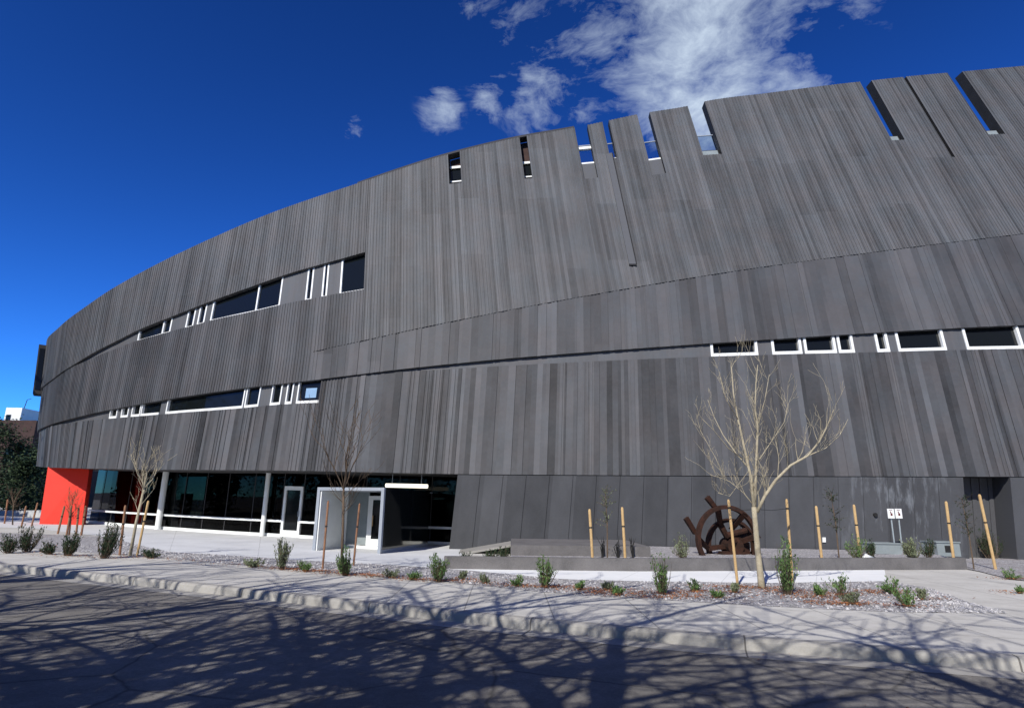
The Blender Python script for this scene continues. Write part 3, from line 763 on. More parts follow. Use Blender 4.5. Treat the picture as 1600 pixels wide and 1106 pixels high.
# raised planter: wall and its bed
WT = .49
mb = MB(); r = resample(PW, 26)
for i in range(26):
    a, b = r[i][0], r[i+1][0]; t = (b-a).normalized(); nn = Vector((-t.y, t.x, 0))*.26
    z = WT if True else 0
    A_ = [a, b, b+nn, a+nn]
    mb.face([(p.x, p.y, WT) for p in A_]); mb.face([(a.x, a.y, -.05), (b.x, b.y, -.05), (b.x, b.y, WT), (a.x, a.y, WT)])
    q = [b+nn, a+nn]; mb.face([(q[0].x, q[0].y, -.05), (q[1].x, q[1].y, -.05), (q[1].x, q[1].y, WT), (q[0].x, q[0].y, WT)])
for e, f in ((r[0][0], r[1][0]), (r[-1][0], r[-2][0])):
    t = (r[1][0]-r[0][0]).normalized() if e is r[0][0] else (r[-1][0]-r[-2][0]).normalized(); nn = Vector((-t.y, t.x, 0))*.26
    p = e+nn; mb.face([(e.x, e.y, -.05), (p.x, p.y, -.05), (p.x, p.y, WT), (e.x, e.y, WT)])
pwall = mb.build('planter_wall', M['wallc'])
tag(pwall, 'long low grey concrete planter wall behind the pale path', 'wall')
def flat(name, pts, z, mat, kind='structure'):
    mb = MB(); mb.face([(p[0], p[1], z) for p in pts]); return tag(mb.build(name, mat), kind=kind)
bedb = [S(lerp(U715+1.2, UX[-1]+8, k/12), 0, .15) for k in range(13)]
def bed():
    mb = MB(); a = resample([Vector((.05, 17.55, 0))]+[p+Vector((0, .26, 0)) for p in PW[1:]], 40); b = resample([Vector((.05, 25.2, 0))]+[p for p in bedb if 1 < p.x < 17.5], 40)
    for i in range(40):
        for rr in range(6):
            q = []
            for ii, k in ((i, rr), (i+1, rr), (i+1, rr+1), (i, rr+1)):
                p = a[ii][0].lerp(b[ii][0], k/6)
                z = .42+.02*noise.noise(Vector((p.x, p.y, 0))*1.1)
                if p.x < 4.5 and p.y < 22.6: z = .40
                q.append((p.x, p.y, z))
            mb.face(q)
    return tag(mb.build('planter_bed', M['gravel']), kind='structure')
bed()
rb_f = gpl([(1512, 888), (1545, 897), (1600, 910)])+[Vector((24, 17.5, 0)), Vector((36, 16, 0))]
rb_b = [Vector((14.1, 24.6, 0)), Vector((17, 24.6, 0)), Vector((20, 24.4, 0)), Vector((24, 24.3, 0)), Vector((36, 24, 0))]
sheet('gravel_bed', rb_f, rb_b, .02, M['gravel'], 24, 6)
# ramp slab and upper wall beside the entrance
q0 = atY(688, 869, 23.4); q1 = atY(798, 851, 23.0); q2 = q1+Vector((0, 1.7, .05)); q3 = q0+Vector((0, 1.9, .03)); th = Vector((0, 0, -.07))
mb = MB(); mb.hexa([q0+th, q1+th, q2+th, q3+th], [q0, q1, q2, q3]); tag(mb.build('ramp_slab', M['walk']), 'pale sloping concrete ramp slab left of the base wall corner', 'ramp')
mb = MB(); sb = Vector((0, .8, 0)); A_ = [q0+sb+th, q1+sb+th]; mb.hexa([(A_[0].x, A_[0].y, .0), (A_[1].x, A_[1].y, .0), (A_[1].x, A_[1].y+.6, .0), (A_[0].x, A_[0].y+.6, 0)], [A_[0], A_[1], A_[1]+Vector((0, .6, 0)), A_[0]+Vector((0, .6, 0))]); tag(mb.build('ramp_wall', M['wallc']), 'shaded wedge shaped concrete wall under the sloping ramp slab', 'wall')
e0 = atY(799, 852, 19.3); e1 = atY(1016, 853, 19.4); zt2 = (e0.z+e1.z)/2
mb = MB(); mb.hexa([(e0.x, e0.y, .3), (e1.x, e1.y, .3), (e1.x, e1.y+4.2, .3), (e0.x, e0.y+4.2, .3)], [(e0.x, e0.y, zt2), (e1.x, e1.y, zt2), (e1.x, e1.y+4.2, zt2), (e0.x, e0.y+4.2, zt2)])
tag(mb.build('low_wall', M['wallc'], bevel=.015), 'short brownish grey concrete step wall between the ramp slab and two stakes', 'wall')

# ------------------------------------------------------------------ plants
def shrub(px, py, hpx, wpx, label, leafm='leaf', dzz=0.0, dens=1.0, splay=.45, at=None, group='shrubs in the gravel beds', stiff=1.0):
    p = at or gp(px, py, dzz); dist = (p-CAM).dot(FW); h = hpx*dist/F_; w = wpx*dist/F_/2
    r = random.Random(int(px*7+py)); t = thing('shrub', label, 'shrub', p, group)
    st = MB(); lf = MB(); n = int(46*dens); ncl = r.randint(2, 4); clh = [1]+[r.uniform(.5, .95) for q in range(3)]
    clx = [r.uniform(-.6, .6)*w for q in range(4)]; cly = [r.uniform(-.5, .5)*w for q in range(4)]; bare = r.uniform(.12, .38)
    for i in range(n):
        a = r.uniform(0, 6.283); k = r.random()**.6; cz = int(r.random()*ncl); hh = h*clh[cz]*r.uniform(.6, 1.06)*(1-.10*k)
        tip = Vector((math.cos(a)*w*k*.6+clx[cz], math.sin(a)*w*k*.6+cly[cz], hh)); b0 = Vector((math.cos(a)*w*.25*k, math.sin(a)*w*.25*k, 0))
        mid = b0.lerp(tip, .5)+Vector((math.cos(a), math.sin(a), 0))*w*.12*k*stiff
        pts = [b0, mid, tip]; st.tube(pts, [.006, .005, .002], 3, False)
        m_ = 0 if r.random() < bare else int((22+hh*34)*r.uniform(.4, 1.25))
        for q in range(m_):
            s_ = r.uniform(.12, 1.0); c = b0.lerp(mid, s_*2) if s_ < .5 else mid.lerp(tip, s_*2-1)
            c = c+Vector((r.gauss(0, 1), r.gauss(0, 1), r.gauss(0, .6)))*.02
            d = Vector((r.gauss(0, .55), r.gauss(0, .55), r.uniform(.6, 1.6))).normalized(); L = r.uniform(.035, .085); wd = L*r.uniform(.10, .19)
            sd = d.cross(Vector((r.gauss(0, 1), r.gauss(0, 1), r.gauss(0, 1)))).normalized()*wd
            lf.face([c-sd*.4, c+d*L*.5-sd, c+d*L, c+d*L*.5+sd])
    st.build('stems', M['bark2'], t); lf.build('foliage', M[leafm], t)
    return t
BZ = .27
shrub(440, 890, 47, 30, 'upright grey green shrub standing before the white framed door', 'leaf_sage', dens=1.1)
shrub(540, 899, 44, 38, 'dark green shrub at the foot of the slim tree before the vestibule', 'leaf', dens=1.3)
shrub(685, 909, 44, 38, 'bright green shrub between the vestibule and the left end of the planter wall', 'leaf', dens=1.2)
shrub(851, 918, 54, 36, 'tall forked green shrub before the pale path, left of the yellow green one', 'leaf', dens=1.0)
shrub(1035, 929, 62, 42, 'yellow green shrub in the gravel between two stakes behind it and the rusty wheel', 'leaf', dens=1.0)
shrub(1230, 929, 92, 50, 'tall green shrub beside the pale barked tree right of the rusty wheel', 'leaf', dens=1.3)
shrub(1068, 873, 40, 38, 'grey green shrub in the raised planter left of the rusty wheel', 'leaf_sage', BZ, dens=.8)
shrub(1340, 874, 42, 36, 'loose green shrub around the right stake of the pair behind the planter wall', 'leaf', BZ, dens=.7)
shrub(1427, 874, 36, 40, 'rounded olive shrub between the two grey cabinets', 'leaf_sage', BZ, dens=1.2)
shrub(1452, 872, 28, 26, 'small dark shrub touching the right hand grey cabinet', 'leaf_dark', BZ, dens=.8)
shrub(1550, 872, 46, 56, 'wide dark green shrub beneath the recess at the right of the base wall', 'leaf_dark', .02, dens=1.3)
shrub(1362, 871, 30, 22, 'small dark shrub left of the left grey cabinet', 'leaf_dark', BZ, dens=.7)
shrub(42, 862, 44, 40, 'dark bushy shrub nearest the left edge of the bed', 'leaf_dark', dens=1.3, splay=.7)
shrub(12, 864, 30, 44, 'low dark green shrub cut by the left edge of the photo', 'leaf_dark', dens=1.0)
shrub(105, 868, 38, 46, 'dark shrub in front of the red wall', 'leaf_dark', dens=1.3)
shrub(163, 872, 56, 44, 'dense round dark shrub left of the staked tree near the glass front', 'leaf_dark', dens=1.7)
shrub(78, 866, 22, 30, 'low dark shrub between the leftmost bushy shrub and the one before the red wall', 'leaf_dark', dens=.9)
shrub(236, 872, 14, 40, 'low dark cushion plant just right of the staked tree', 'leaf_dark', dens=.9)
shrub(395, 886, 12, 40, 'flat brown green cushion plant left of the grey green door shrub', 'leaf_sage', dens=.7)
shrub(722, 884, 24, 34, 'low dark shrub at the left end of the planter wall', 'leaf_dark', at=Vector((-1.25, 18.3, .15)), dens=.9)
shrub(762, 884, 24, 34, 'low dark shrub under the foot of the ramp slab', 'leaf_dark', at=Vector((-.5, 19.2, .15)), dens=.9)
shrub(792, 884, 22, 30, 'low dark shrub under the raised end of the ramp slab', 'leaf_dark', at=Vector((-.15, 20.6, .15)), dens=.9)
small = [(905, 921, 14, 22, 'tuft just right of the tall forked shrub'), (760, 912, 16, 26, 'tuft left of the tall forked shrub'), (808, 916, 16, 22, 'tuft between the left tuft and the tall forked shrub'),
    (962, 930, 12, 26, 'low reddish tuft left of the yellow green shrub'), (948, 922, 14, 20, 'small tuft at the edge of the pale path left of the yellow green shrub'), (1085, 925, 18, 28, 'grey green tuft right of the yellow green shrub'),
    (1120, 934, 12, 22, 'low tuft in front of the bright stake'), (1148, 926, 14, 18, 'tuft at the foot of the bright stake'), (1282, 931, 22, 30, 'tuft right of the tall shrub by the tree'),
    (1316, 930, 32, 38, 'wide grey green tuft in the middle of the right gravel'), (1330, 944, 24, 34, 'bright green tuft nearest the sidewalk'), (1393, 928, 26, 34, 'orange brown tuft by the corner of the pale path'),
    (1418, 948, 28, 30, 'green tuft nearest the point of the gravel bed'), (1440, 937, 20, 22, 'small dark green tuft by the curved path'), (1578, 905, 18, 40, 'tuft in the far right gravel'), (1593, 927, 12, 14, 'tuft at the right edge of the curved path'),
    (612, 903, 14, 34, 'low tuft right of the shrub before the vestibule'), (478, 893, 16, 26, 'tuft at the foot of the reddish stake'), (644, 906, 10, 26, 'flat tuft left of the bright green entrance shrub'), (722, 906, 12, 20, 'small tuft right of the bright green entrance shrub')]
lit = MB(); peb = MB(); rr = random.Random(5)
def leaf_on(c, L):
    a = rr.uniform(0, 6.28); d = Vector((math.cos(a), math.sin(a), rr.uniform(-.2, .5)))*L; s_ = Vector((-math.sin(a), math.cos(a), rr.uniform(-.4, .4)))*L*.4
    lit.face([c-d*.5, c+s_*.5, c+d*.5, c-s_*.5])
def litter(p, n, sx, sy):
    for i in range(n):
        x = p.x+rr.gauss(0, sx); y = p.y+rr.gauss(0, sy); leaf_on(Vector((x, y, g(x)+.022+rr.random()*.03+(p.z-g(p.x)))), rr.uniform(.03, .075))
for i, (x, y, h, w, lb) in enumerate(small):
    t = shrub(x, y, h, w, lb, ['leaf', 'leaf_sage', 'leaf'][i % 3], dens=.45, group='small tufts in the gravel')
    t.name = 'small_plant'; t['category'] = 'plant'
    litter(t.location, 170, .34, .17)
for x, y in ((1190, 920), (1035, 928), (851, 918), (540, 898), (440, 889), (685, 908), (1230, 925), (1310, 944), (1040, 934), (1150, 918), (940, 926), (500, 893), (580, 900), (1380, 925), (1270, 935)): litter(gp(x, y), 330, .40, .15)
for x, y in ((205, 870), (150, 872), (100, 868), (280, 876), (380, 884)): litter(gp(x, y), 150, .8, .25)
for i in range(500):
    x = rr.uniform(-5, 6); y = 9+rr.gauss(0, .9)-x*.28; 
    leaf_on(Vector((x, y, g(x)-.135)), rr.uniform(.02, .045)) if rr.random() < .22 else None
tag(lit.build('leaf_litter', M['litter']), 'scattered reddish brown dead leaves around the plants', 'leaves', kind='stuff')
def pebble(c, r_):
    v = []
    for k in range(6):
        d = [(1, 0, 0), (0, 1, 0), (-1, 0, 0), (0, -1, 0), (0, 0, .8), (0, 0, -.6)][k]; v.append(Vector(d)*r_*rr.uniform(.7, 1.25))
    a = rr.uniform(0, 3); R_ = Matrix.Rotation(a, 3, 'Z') @ Matrix.Rotation(rr.uniform(-.4, .4), 3, 'X'); b = len(peb.v)
    peb.v += [tuple(c+R_@q) for q in v]
    for f in ((0, 1, 4), (1, 2, 4), (2, 3, 4), (3, 0, 4), (1, 0, 5), (2, 1, 5), (3, 2, 5), (0, 3, 5)): peb.f.append(tuple(b+k for k in f)); peb.uv.append(None)
ra = resample(gf, 200); rb = resample(gb, 200)
for i in range(9000):
    k = int(200*rr.random()**1.5*.72); t = rr.random(); p = ra[k][0].lerp(rb[k][0], t)
    pebble(Vector((p.x+rr.gauss(0, .03), p.y+rr.gauss(0, .03), g(p.x)+.008)), rr.uniform(.012, .03) if rr.random() < .9 else rr.uniform(.03, .05))
tag(peb.build('gravel_stones', M['pebble']), 'loose grey pebbles in the gravel bed', 'pebbles', kind='stuff')

PRUNE = None
def overhead(p):         # would this bough hang into the street view?
    v = p-CAM; z = v.dot(FW)
    return z > 0 and abs(v.dot(RT)) < z*.97 and abs(v.dot(UP)) < z*.70
def grow(mb, p, d, L, r, lev, rnd, up=.25, n=5, tips=None, kids=(2, 3), spread=.6, minr=.004):
    k = 4; pts = [p]; rs = [r]; q = p.copy(); dd = d.copy()
    for i in range(k):
        dd = (dd+Vector((rnd.gauss(0, .13), rnd.gauss(0, .13), rnd.gauss(0, .08)+up*.22))).normalized(); q = q+dd*(L/k)
        if PRUNE and overhead(q+PRUNE): break
        pts.append(q); rs.append(max(minr, r*(1-.45*(i+1)/k)))
    k = len(pts)-1
    if k < 1: return
    mb.tube(pts, rs, n if lev > 1 else 3, False)
    if lev <= 0: return
    for c in range(rnd.randint(*kids)+(1 if lev > 2 else 0)):
        i = rnd.randint(1, k) if c else k
        ax = Vector((rnd.gauss(0, 1), rnd.gauss(0, 1), rnd.gauss(0, .5))).normalized(); nd = (dd+ax*spread*rnd.uniform(.6, 1.3)).normalized()
        grow(mb, pts[i], nd, L*rnd.uniform(.55, .8), max(minr, rs[i]*rnd.uniform(.55, .8)), lev-1, rnd, up, n, tips, kids, spread, minr)
def stake(bx, by, tx, ty, label, m='wood', dzz=0.0, Y=None, group='wooden tree stakes', w=.062, band=.62):
    p = gp(bx, by, dzz) if Y is None else atY(bx, by, Y)
    if Y is not None: p.z = g(p.x)+dzz
    q = atY(tx, ty, p.y+.0)
    t = thing('tree_stake', label, 'stake', p, group); a = Vector((0, 0, -.08)); b = q-p
    mb = MB(); n = 10
    mb.tube([a, b*.5, b-b.normalized()*.05, b], [w/2, w/2, w/2, w*.3], 9); mb.build('post', M[m], t)
    c = b*band; dn = b.normalized()*.02
    mb = MB(); mb.tube([c-dn, c+dn], [w/2+.006]*2, 9); mb.build('strap', M['strap'], t)
    return t, p, q
def strap_tie(): pass
stakes_ = [stake(1153, 915, 1138, 780, 'bright pale wooden stake standing before the rusty wheel', band=.90)]
stakes_ += [stake(1238, 906, 1229, 779, 'yellow brown wooden stake rising behind the tall shrub by the tree', Y=15.3, band=.88)]
stake(1284, 873, 1275, 790, 'left wooden stake of the pair right of the tall tree', dzz=BZ, w=.08)
stake(1345, 873, 1334, 788, 'right wooden stake of the pair right of the tall tree', dzz=BZ, w=.08)
stake(926, 872, 921, 795, 'left wooden stake of the pair left of the rusty wheel', dzz=BZ, w=.08)
stake(977, 872, 972, 792, 'right wooden stake of the pair left of the rusty wheel', dzz=BZ, w=.08)
stake(1490, 874, 1478, 783, 'wooden stake against the right grey cabinet', dzz=BZ, w=.085)
stake(1556, 890, 1530, 772, 'long leaning wooden stake in the far right gravel', w=.085)
stake(1612, 868, 1585, 771, 'wooden stake cut by the right edge of the photo', w=.09)
stake(504, 889, 513, 782, 'thin reddish stake left of the tree before the vestibule', 'wood_dark', w=.055, group='reddish tree stakes')
stake(552, 884, 562, 786, 'thin dark stake right of the tree before the vestibule', 'wood_dark', w=.055, group='reddish tree stakes')
stake(187, 867, 196, 789, 'brown stake left of the staked tree near the glass front', 'wood_dark', w=.065)
stake(214, 868, 232, 782, 'orange brown stake right of the staked tree near the glass front', 'wood', w=.065)
for i, (bx, by, tx, ty, lb) in enumerate([(90, 834, 101, 790, 'leftmost thin stake in front of the red wall'), (104, 836, 112, 789, 'middle thin stake in front of the red wall'), (119, 836, 123, 793, 'thin stake before the right edge of the red wall'), (127, 836, 134, 790, 'thin stake just right of the red wall'),
        (7, 818, 12, 780, 'thin stake nearest the left edge before the low white wall'), (33, 824, 41, 790, 'thin stake in the middle of the low white wall'), (49, 822, 59, 785, 'thin stake just left of the red wall')]):
    stake(bx, by, tx, ty, lb, 'wood_dark', w=.08, group='thin stakes near the red wall')
# the pale barked tree, limb by limb
tp = gp(1190, 919); YT = tp.y
for st_, zz, xx in ((stakes_[0], .90, 1181), (stakes_[1], .88, 1181)):
    t_, p_, q_ = st_; a = (q_-p_)*zz; b = atY(xx, 812, tp.y)-p_; b.z = a.z-.03
    mb = MB(); mb.tube([a, (a+b)/2+Vector((0, 0, -.035)), b], [.006]*3, 5); mb.build('tie', M['strap'], t_)
tr = thing('young_tree', 'bare young tree with pale bark and long right limb before the rusty wheel', 'tree', tp)
rt = random.Random(3)
def sk(pts, dep):
    out = []
    for i, (x, y) in enumerate(pts): out.append(atY(x, y, YT+dep*i/(len(pts)-1))-tp)
    return out
mb = MB(); mb.tube([Vector((0, 0, -.1))]+sk([(1189, 905), (1184, 860), (1180, 815), (1178, 792)], 0), [.085, .072, .062, .056, .054], 10); mb.build('trunk', M['bark'], tr, smooth=True)
limbs = [([(1178, 795), (1173, 745), (1163, 700), (1152, 650), (1146, 615), (1143, 575)], .3, .042), ([(1179, 795), (1181, 740), (1183, 690), (1184, 665), (1180, 640), (1181, 600), (1184, 570)], -.2, .036), ([(1183, 800), (1195, 775), (1212, 750), (1235, 727), (1262, 712), (1280, 690), (1293, 665), (1303, 640)], -.5, .040),
         ([(1167, 728), (1150, 708), (1130, 680), (1116, 652), (1106, 625)], .6, .018), ([(1160, 716), (1138, 700), (1115, 672), (1098, 655)], -.6, .014), ([(1178, 790), (1162, 770), (1140, 752), (1122, 745), (1110, 742)], .3, .012), ([(1176, 765), (1185, 720), (1205, 690), (1225, 660), (1232, 630)], .6, .014), ([(1262, 712), (1290, 700), (1312, 680), (1325, 655)], .4, .014), ([(1153, 655), (1135, 625), (1125, 590)], -.4, .014), ([(1184, 665), (1195, 625), (1202, 585)], .4, .014), ([(1130, 742), (1118, 715), (1104, 690), (1094, 672)], .2, .008), ([(1215, 747), (1217, 715), (1212, 690)], .3, .010), ([(1170, 735), (1140, 775), (1122, 770)], -.3, .006)]
for k, (pts, dep, r0) in enumerate(limbs):
    P = sk(pts, dep); mb = MB(); n = len(P)
    mb.tube(P, [max(.006, r0*(1-.75*i/(n-1))) for i in range(n)], 7)
    for i in range(1, n):
        for c in range(rt.randint(1, 4)):
            s_ = P[i-1].lerp(P[i], rt.random()); d = ((P[i]-P[i-1]).normalized()*.7+Vector((rt.gauss(0, .6), rt.gauss(0, .6), .55))).normalized()
            grow(mb, s_, d, rt.uniform(.28, .62)*(1.0 if k < 3 else .75), max(.0045, r0*.2), 2, rt, .5, 4, None, (1, 3), .55, .0032)
    mb.build('limb', M['bark'], tr, smooth=True)
def slim(px, py, top, label, seed, barkm='bark2', lean=0, r0=.03, fork=.5, lev=4, dzz=0.0, spread=.45, spr_pts=None, kids=(2, 3)):
    p = gp(px, py, dzz); q = atY(top[0], top[1], p.y); t = thing('young_tree', label, 'tree', p); r = random.Random(seed); b = q-p
    mb = MB(); f = b*fork; pts = [Vector((0, 0, -.05)), f*.5+Vector((r.gauss(0, .02), 0, 0)), f]; mb.tube(pts, [r0, r0*.85, r0*.75], 8); mb.build('trunk', M[barkm], t, smooth=True)
    mb = MB(); L = (b-f).length
    for k in range(4 if lev > 2 else 3):
        d = (b.normalized()+Vector((r.gauss(0, .28), r.gauss(0, .28), .1))).normalized(); grow(mb, f, d, L*.42*r.uniform(.8, 1.15), r0*.5, lev, r, .35, 5, None, kids, spread, .0045)
    for k in range(7):
        grow(mb, f*r.uniform(.62, 1), Vector((r.gauss(0, .7), r.gauss(0, .7), .6)).normalized(), L*.25, r0*.25, 2, r, .35, 4, None, kids, spread, .004)
    mb.build('crown', M[barkm], t, smooth=True); return t
slim(533, 893, (542, 600), 'slim dark bare tree rising in front of the vestibule', 21, 'bark2', r0=.038, fork=.42, lev=3)
slim(203, 868, (243, 680), 'bare staked tree with yellowish bark before the glass front', 5, 'bark', r0=.045, fork=.55, lev=3)
slim(108, 836, (115, 765), 'thin reddish bare sapling in front of the red wall', 8, 'wood_dark', r0=.035, fork=.45, lev=3)
slim(20, 820, (22, 758), 'thin bare sapling near the left edge before the dark trees', 9, 'bark2', r0=.035, fork=.5, lev=3)
def sapling(px, py, h, label, seed, dzz, m='leaf_sage'):
    p = gp(px, py, dzz); dist = (p-CAM).dot(FW); H = h*dist/F_; t = thing('sapling', label, 'tree', p, 'small saplings by the base wall'); r = random.Random(seed)
    mb = MB(); mb.tube([(0, 0, -.05), (.02, 0, H*.5), (-.02, .01, H*.98)], [.022, .018, .006], 7); mb.build('trunk', M['bark2'], t)
    lf = MB(); tw = MB()
    for i in range(34):
        z = H*r.uniform(.42, 1.0); d = Vector((r.gauss(0, 1), r.gauss(0, 1), r.uniform(.3, 1))).normalized(); L = H*r.uniform(.08, .2); a = Vector((0, 0, z)); tw.tube([a, a+d*L], [.005, .002], 3, False)
        for k in range(9):
            c = a+d*L*r.random(); e = Vector((r.gauss(0, 1), r.gauss(0, 1), r.gauss(0, 1))).normalized(); s_ = e.cross(Vector((.3, .5, 1))).normalized()*.012; lf.face([c, c+e*.03-s_, c+e*.06, c+e*.03+s_])
    tw.build('twigs', M['bark2'], t); lf.build('foliage', M[m], t); return t
sapling(949, 872, 104, 'thin leafy sapling tied between the two stakes left of the rusty wheel', 4, BZ)
sapling(1311, 873, 100, 'thin dark sapling between the pair of stakes right of the tall tree', 6, BZ, 'leaf_dark')
sapling(1522, 890, 112, 'dark stemmed sapling beside the long leaning stake', 7, 0, 'leaf_dark')
for x, y, lb in ((941, 872, 'short dark twiggy stump right of the left stake of the left pair'), (966, 872, 'short dark twiggy stump just left of the right stake of the left pair'), (989, 873, 'taller dark twiggy stump right of the left pair of stakes')):
    p = gp(x, y, BZ); t = thing('twig_stump', lb, 'plant', p, 'dark twiggy stumps'); mb = MB(); r = random.Random(x)
    for k in range(9): mb.tube([(r.gauss(0, .015), r.gauss(0, .015), -.03), (r.gauss(0, .04), r.gauss(0, .03), .3), (r.gauss(0, .06), r.gauss(0, .04), r.uniform(.35, .62))], [.018, .013, .004], 5)
    mb.build('stems', M['strap'], t)

# ------------------------------------------------------------------ rusty wheel sculpture
wc = atY(1137, 843, 20.4); t = thing('wheel_sculpture', 'rusty iron wheel with blades, half sunk in the raised planter', 'sculpture', wc)
def ringm(R, w, d, cx, cz, cy, rx, n=56, rz=0):
    mb = MB(); rot = Matrix.Rotation(rz, 3, 'Z') @ Matrix.Rotation(rx, 3, 'X'); P = []
    for i in range(n):
        a = 2*math.pi*i/n; row = []
        for rr_, yy in ((R-w, -d), (R, -d), (R, d), (R-w, d)):
            row.append(rot@Vector((math.cos(a)*rr_, yy, math.sin(a)*rr_))+Vector((cx, cy, cz)))
        P.append(row)
    for i in range(n):
        q = P[i]; s_ = P[(i+1) % n]
        for k in range(4): mb.face([q[k], s_[k], s_[(k+1) % 4], q[(k+1) % 4]])
    return mb
ringm(1.08, .125, .08, 0, 0, 0, 0, rz=.18).build('outer_ring', M['rust'], t)
ringm(.88, .12, .09, .36, -.22, .75, 0, rz=.18).build('inner_ring', M['rust'], t)
def bar(mb, a, b, w, d):
    a = Vector(a); b = Vector(b); dr = (b-a).normalized(); sd = dr.cross(Vector((0, 1, 0))).normalized()*w/2; dp = Vector((0, d/2, 0))
    mb.hexa([a-sd-dp, a+sd-dp, a+sd+dp, a-sd+dp], [b-sd*.8-dp, b+sd*.8-dp, b+sd*.8+dp, b-sd*.8+dp])
for a0, a1 in (((-.62, -.12, 1.32), (-.22, .1, .88)), ((-1.34, -.12, .66), (-1.0, .1, .18))):
    mb = MB(); bar(mb, a0, a1, .15, .22); mb.build('blade', M['rust'], t)
for a0, a1 in (((-.95, 0, .02), (-.5, .5, -.30)), ((-.25, 0, .95), (.0, .6, .45)), ((.0, .6, .45), (.36, .75, -.2)), ((1.0, 0, .15), (.36, .75, -.2)), ((-.5, .5, -.3), (.36, .75, -.22)), ((.62, .05, .82), (.4, .75, .3)), ((-.75, 0, -.72), (-.1, .6, -.5))):
    mb = MB(); bar(mb, a0, a1, .16, .2); mb.build('spoke', M['rust'], t)
mb = MB(); mb.tube([(.36, .3, -.22), (.36, 1.2, -.22)], [.26, .26], 16); mb.tube([(.2, .25, -.1), (.9, .9, .1)], [.12, .12], 9); mb.tube([(.1, .35, .12), (.8, .5, .28)], [.1, .1], 9); mb.box((.5, .7, -.35), (.7, .5, .5), .3); mb.box((.25, .4, -.5), (.8, .3, .25), .1); mb.build('hub', M['rust'], t)

# ------------------------------------------------------------------ signs and cabinets
for (x, y, bx, by, lb) in ((1392, 802, 1401, 852, 'left small white sign on a thin post behind the planter'), (1404, 802, 1412, 852, 'right small white sign on a thin post behind the planter')):
    Y = 22.9; c = atY(x, y, Y); b = atY(bx, by+24, Y+.3); b.z = .40
    t = thing('post_sign', lb, 'sign', b, 'small white post signs'); mb = MB(); mb.tube([(0, 0, -.05), c-b+Vector((0, .02, .1))], [.024, .024], 8); mb.build('post', M['galv'], t)
    mb = MB(); mb.box(c-b, (.25, .014, .34), .05); pn = mb.build('panel', M['signw'], t, bevel=.004)
    mb = MB(); d = c-b+Vector((.0, -.0095, 0)); mb.box(d+Vector((-.01, 0, .05)), (.035, .004, .06), .05); mb.box(d+Vector((.015, 0, -.03)), (.07, .004, .09), .05); mb.box(d+Vector((0, 0, .125)), (.12, .004, .018), .05); mb.build('mark', M['signm'], pn)
for (x0, x1, yt, yb, lb, k) in ((1368, 1411, 850, 874, 'left grey green utility cabinet on the raised planter below the signs', 0), (1467, 1503, 848, 874, 'right grey utility cabinet with a dark opening, behind a stake', 1)):
    Y = 22.0; a = atY(x0, yb, Y); b = atY(x1, yb, Y); c = (a+b)/2; c.z = .38; w = (b-a).length; h = atY((x0+x1)/2, yt, Y).z-c.z
    t = thing('utility_cabinet', lb, 'cabinet', c, 'grey utility cabinets'); mb = MB(); mb.box((0, .4, h/2), (w, .8, h), 0); mb.build('body', M['cabinet'], t, bevel=.02)
    mb = MB(); mb.box((0, .4, h+.022), (w+.06, .86, .04), 0); mb.build('lid', M['cabinet'], t, bevel=.01)
    mb = MB()
    if k: mb.box((.02, -.004, h*.55), (w*.38, .02, h*.5), 0); mb.build('opening', M['strap'], t)
    else: mb.box((-w*.2, -.006, h*.5), (w*.5, .02, h*.75), 0); mb.build('door', M['cabinet'], t, bevel=.004)
p = gp(1352, 874, BZ); mb = MB()
mb.tube([p+Vector((-.1, 0, .05)), p+Vector((.0, 0, .09)), p+Vector((.3, .1, .04))], [.07, .09, .04], 8); tag(mb.build('rag', M['signw'], smooth=True), 'crumpled white rag lying behind the planter wall', 'rag')

# ------------------------------------------------------------------ orange chairs inside
for i, (x, lb) in enumerate(((162, 'orange chair inside the glass, nearest the red wall'), (196, 'orange chair inside the glass, behind the staked tree'), (208, 'orange chair inside the glass, between trunk and right stake'))):
    uu = uz(x, 818, OG-.9, G)[0]; p = G(uu, 0, OG-.9); p.z = g(p.x)+.03
    t = thing('chair', lb, 'chair', p, 'orange chairs behind the glass', .5+i*.2); mb = MB(); mb.box((0, 0, .44), (.46, .46, .05)); mb.build('seat', M['orange'], t); mb = MB(); mb.box((0, .22, .72), (.46, .05, .45)); mb.build('backrest', M['orange'], t)
    for sx in (-.2, .2):
        for sy in (-.2, .2): mb = MB(); mb.tube([(sx, sy, 0), (sx, sy, .42)], [.014, .014], 6); mb.build('leg', M['strap'], t)

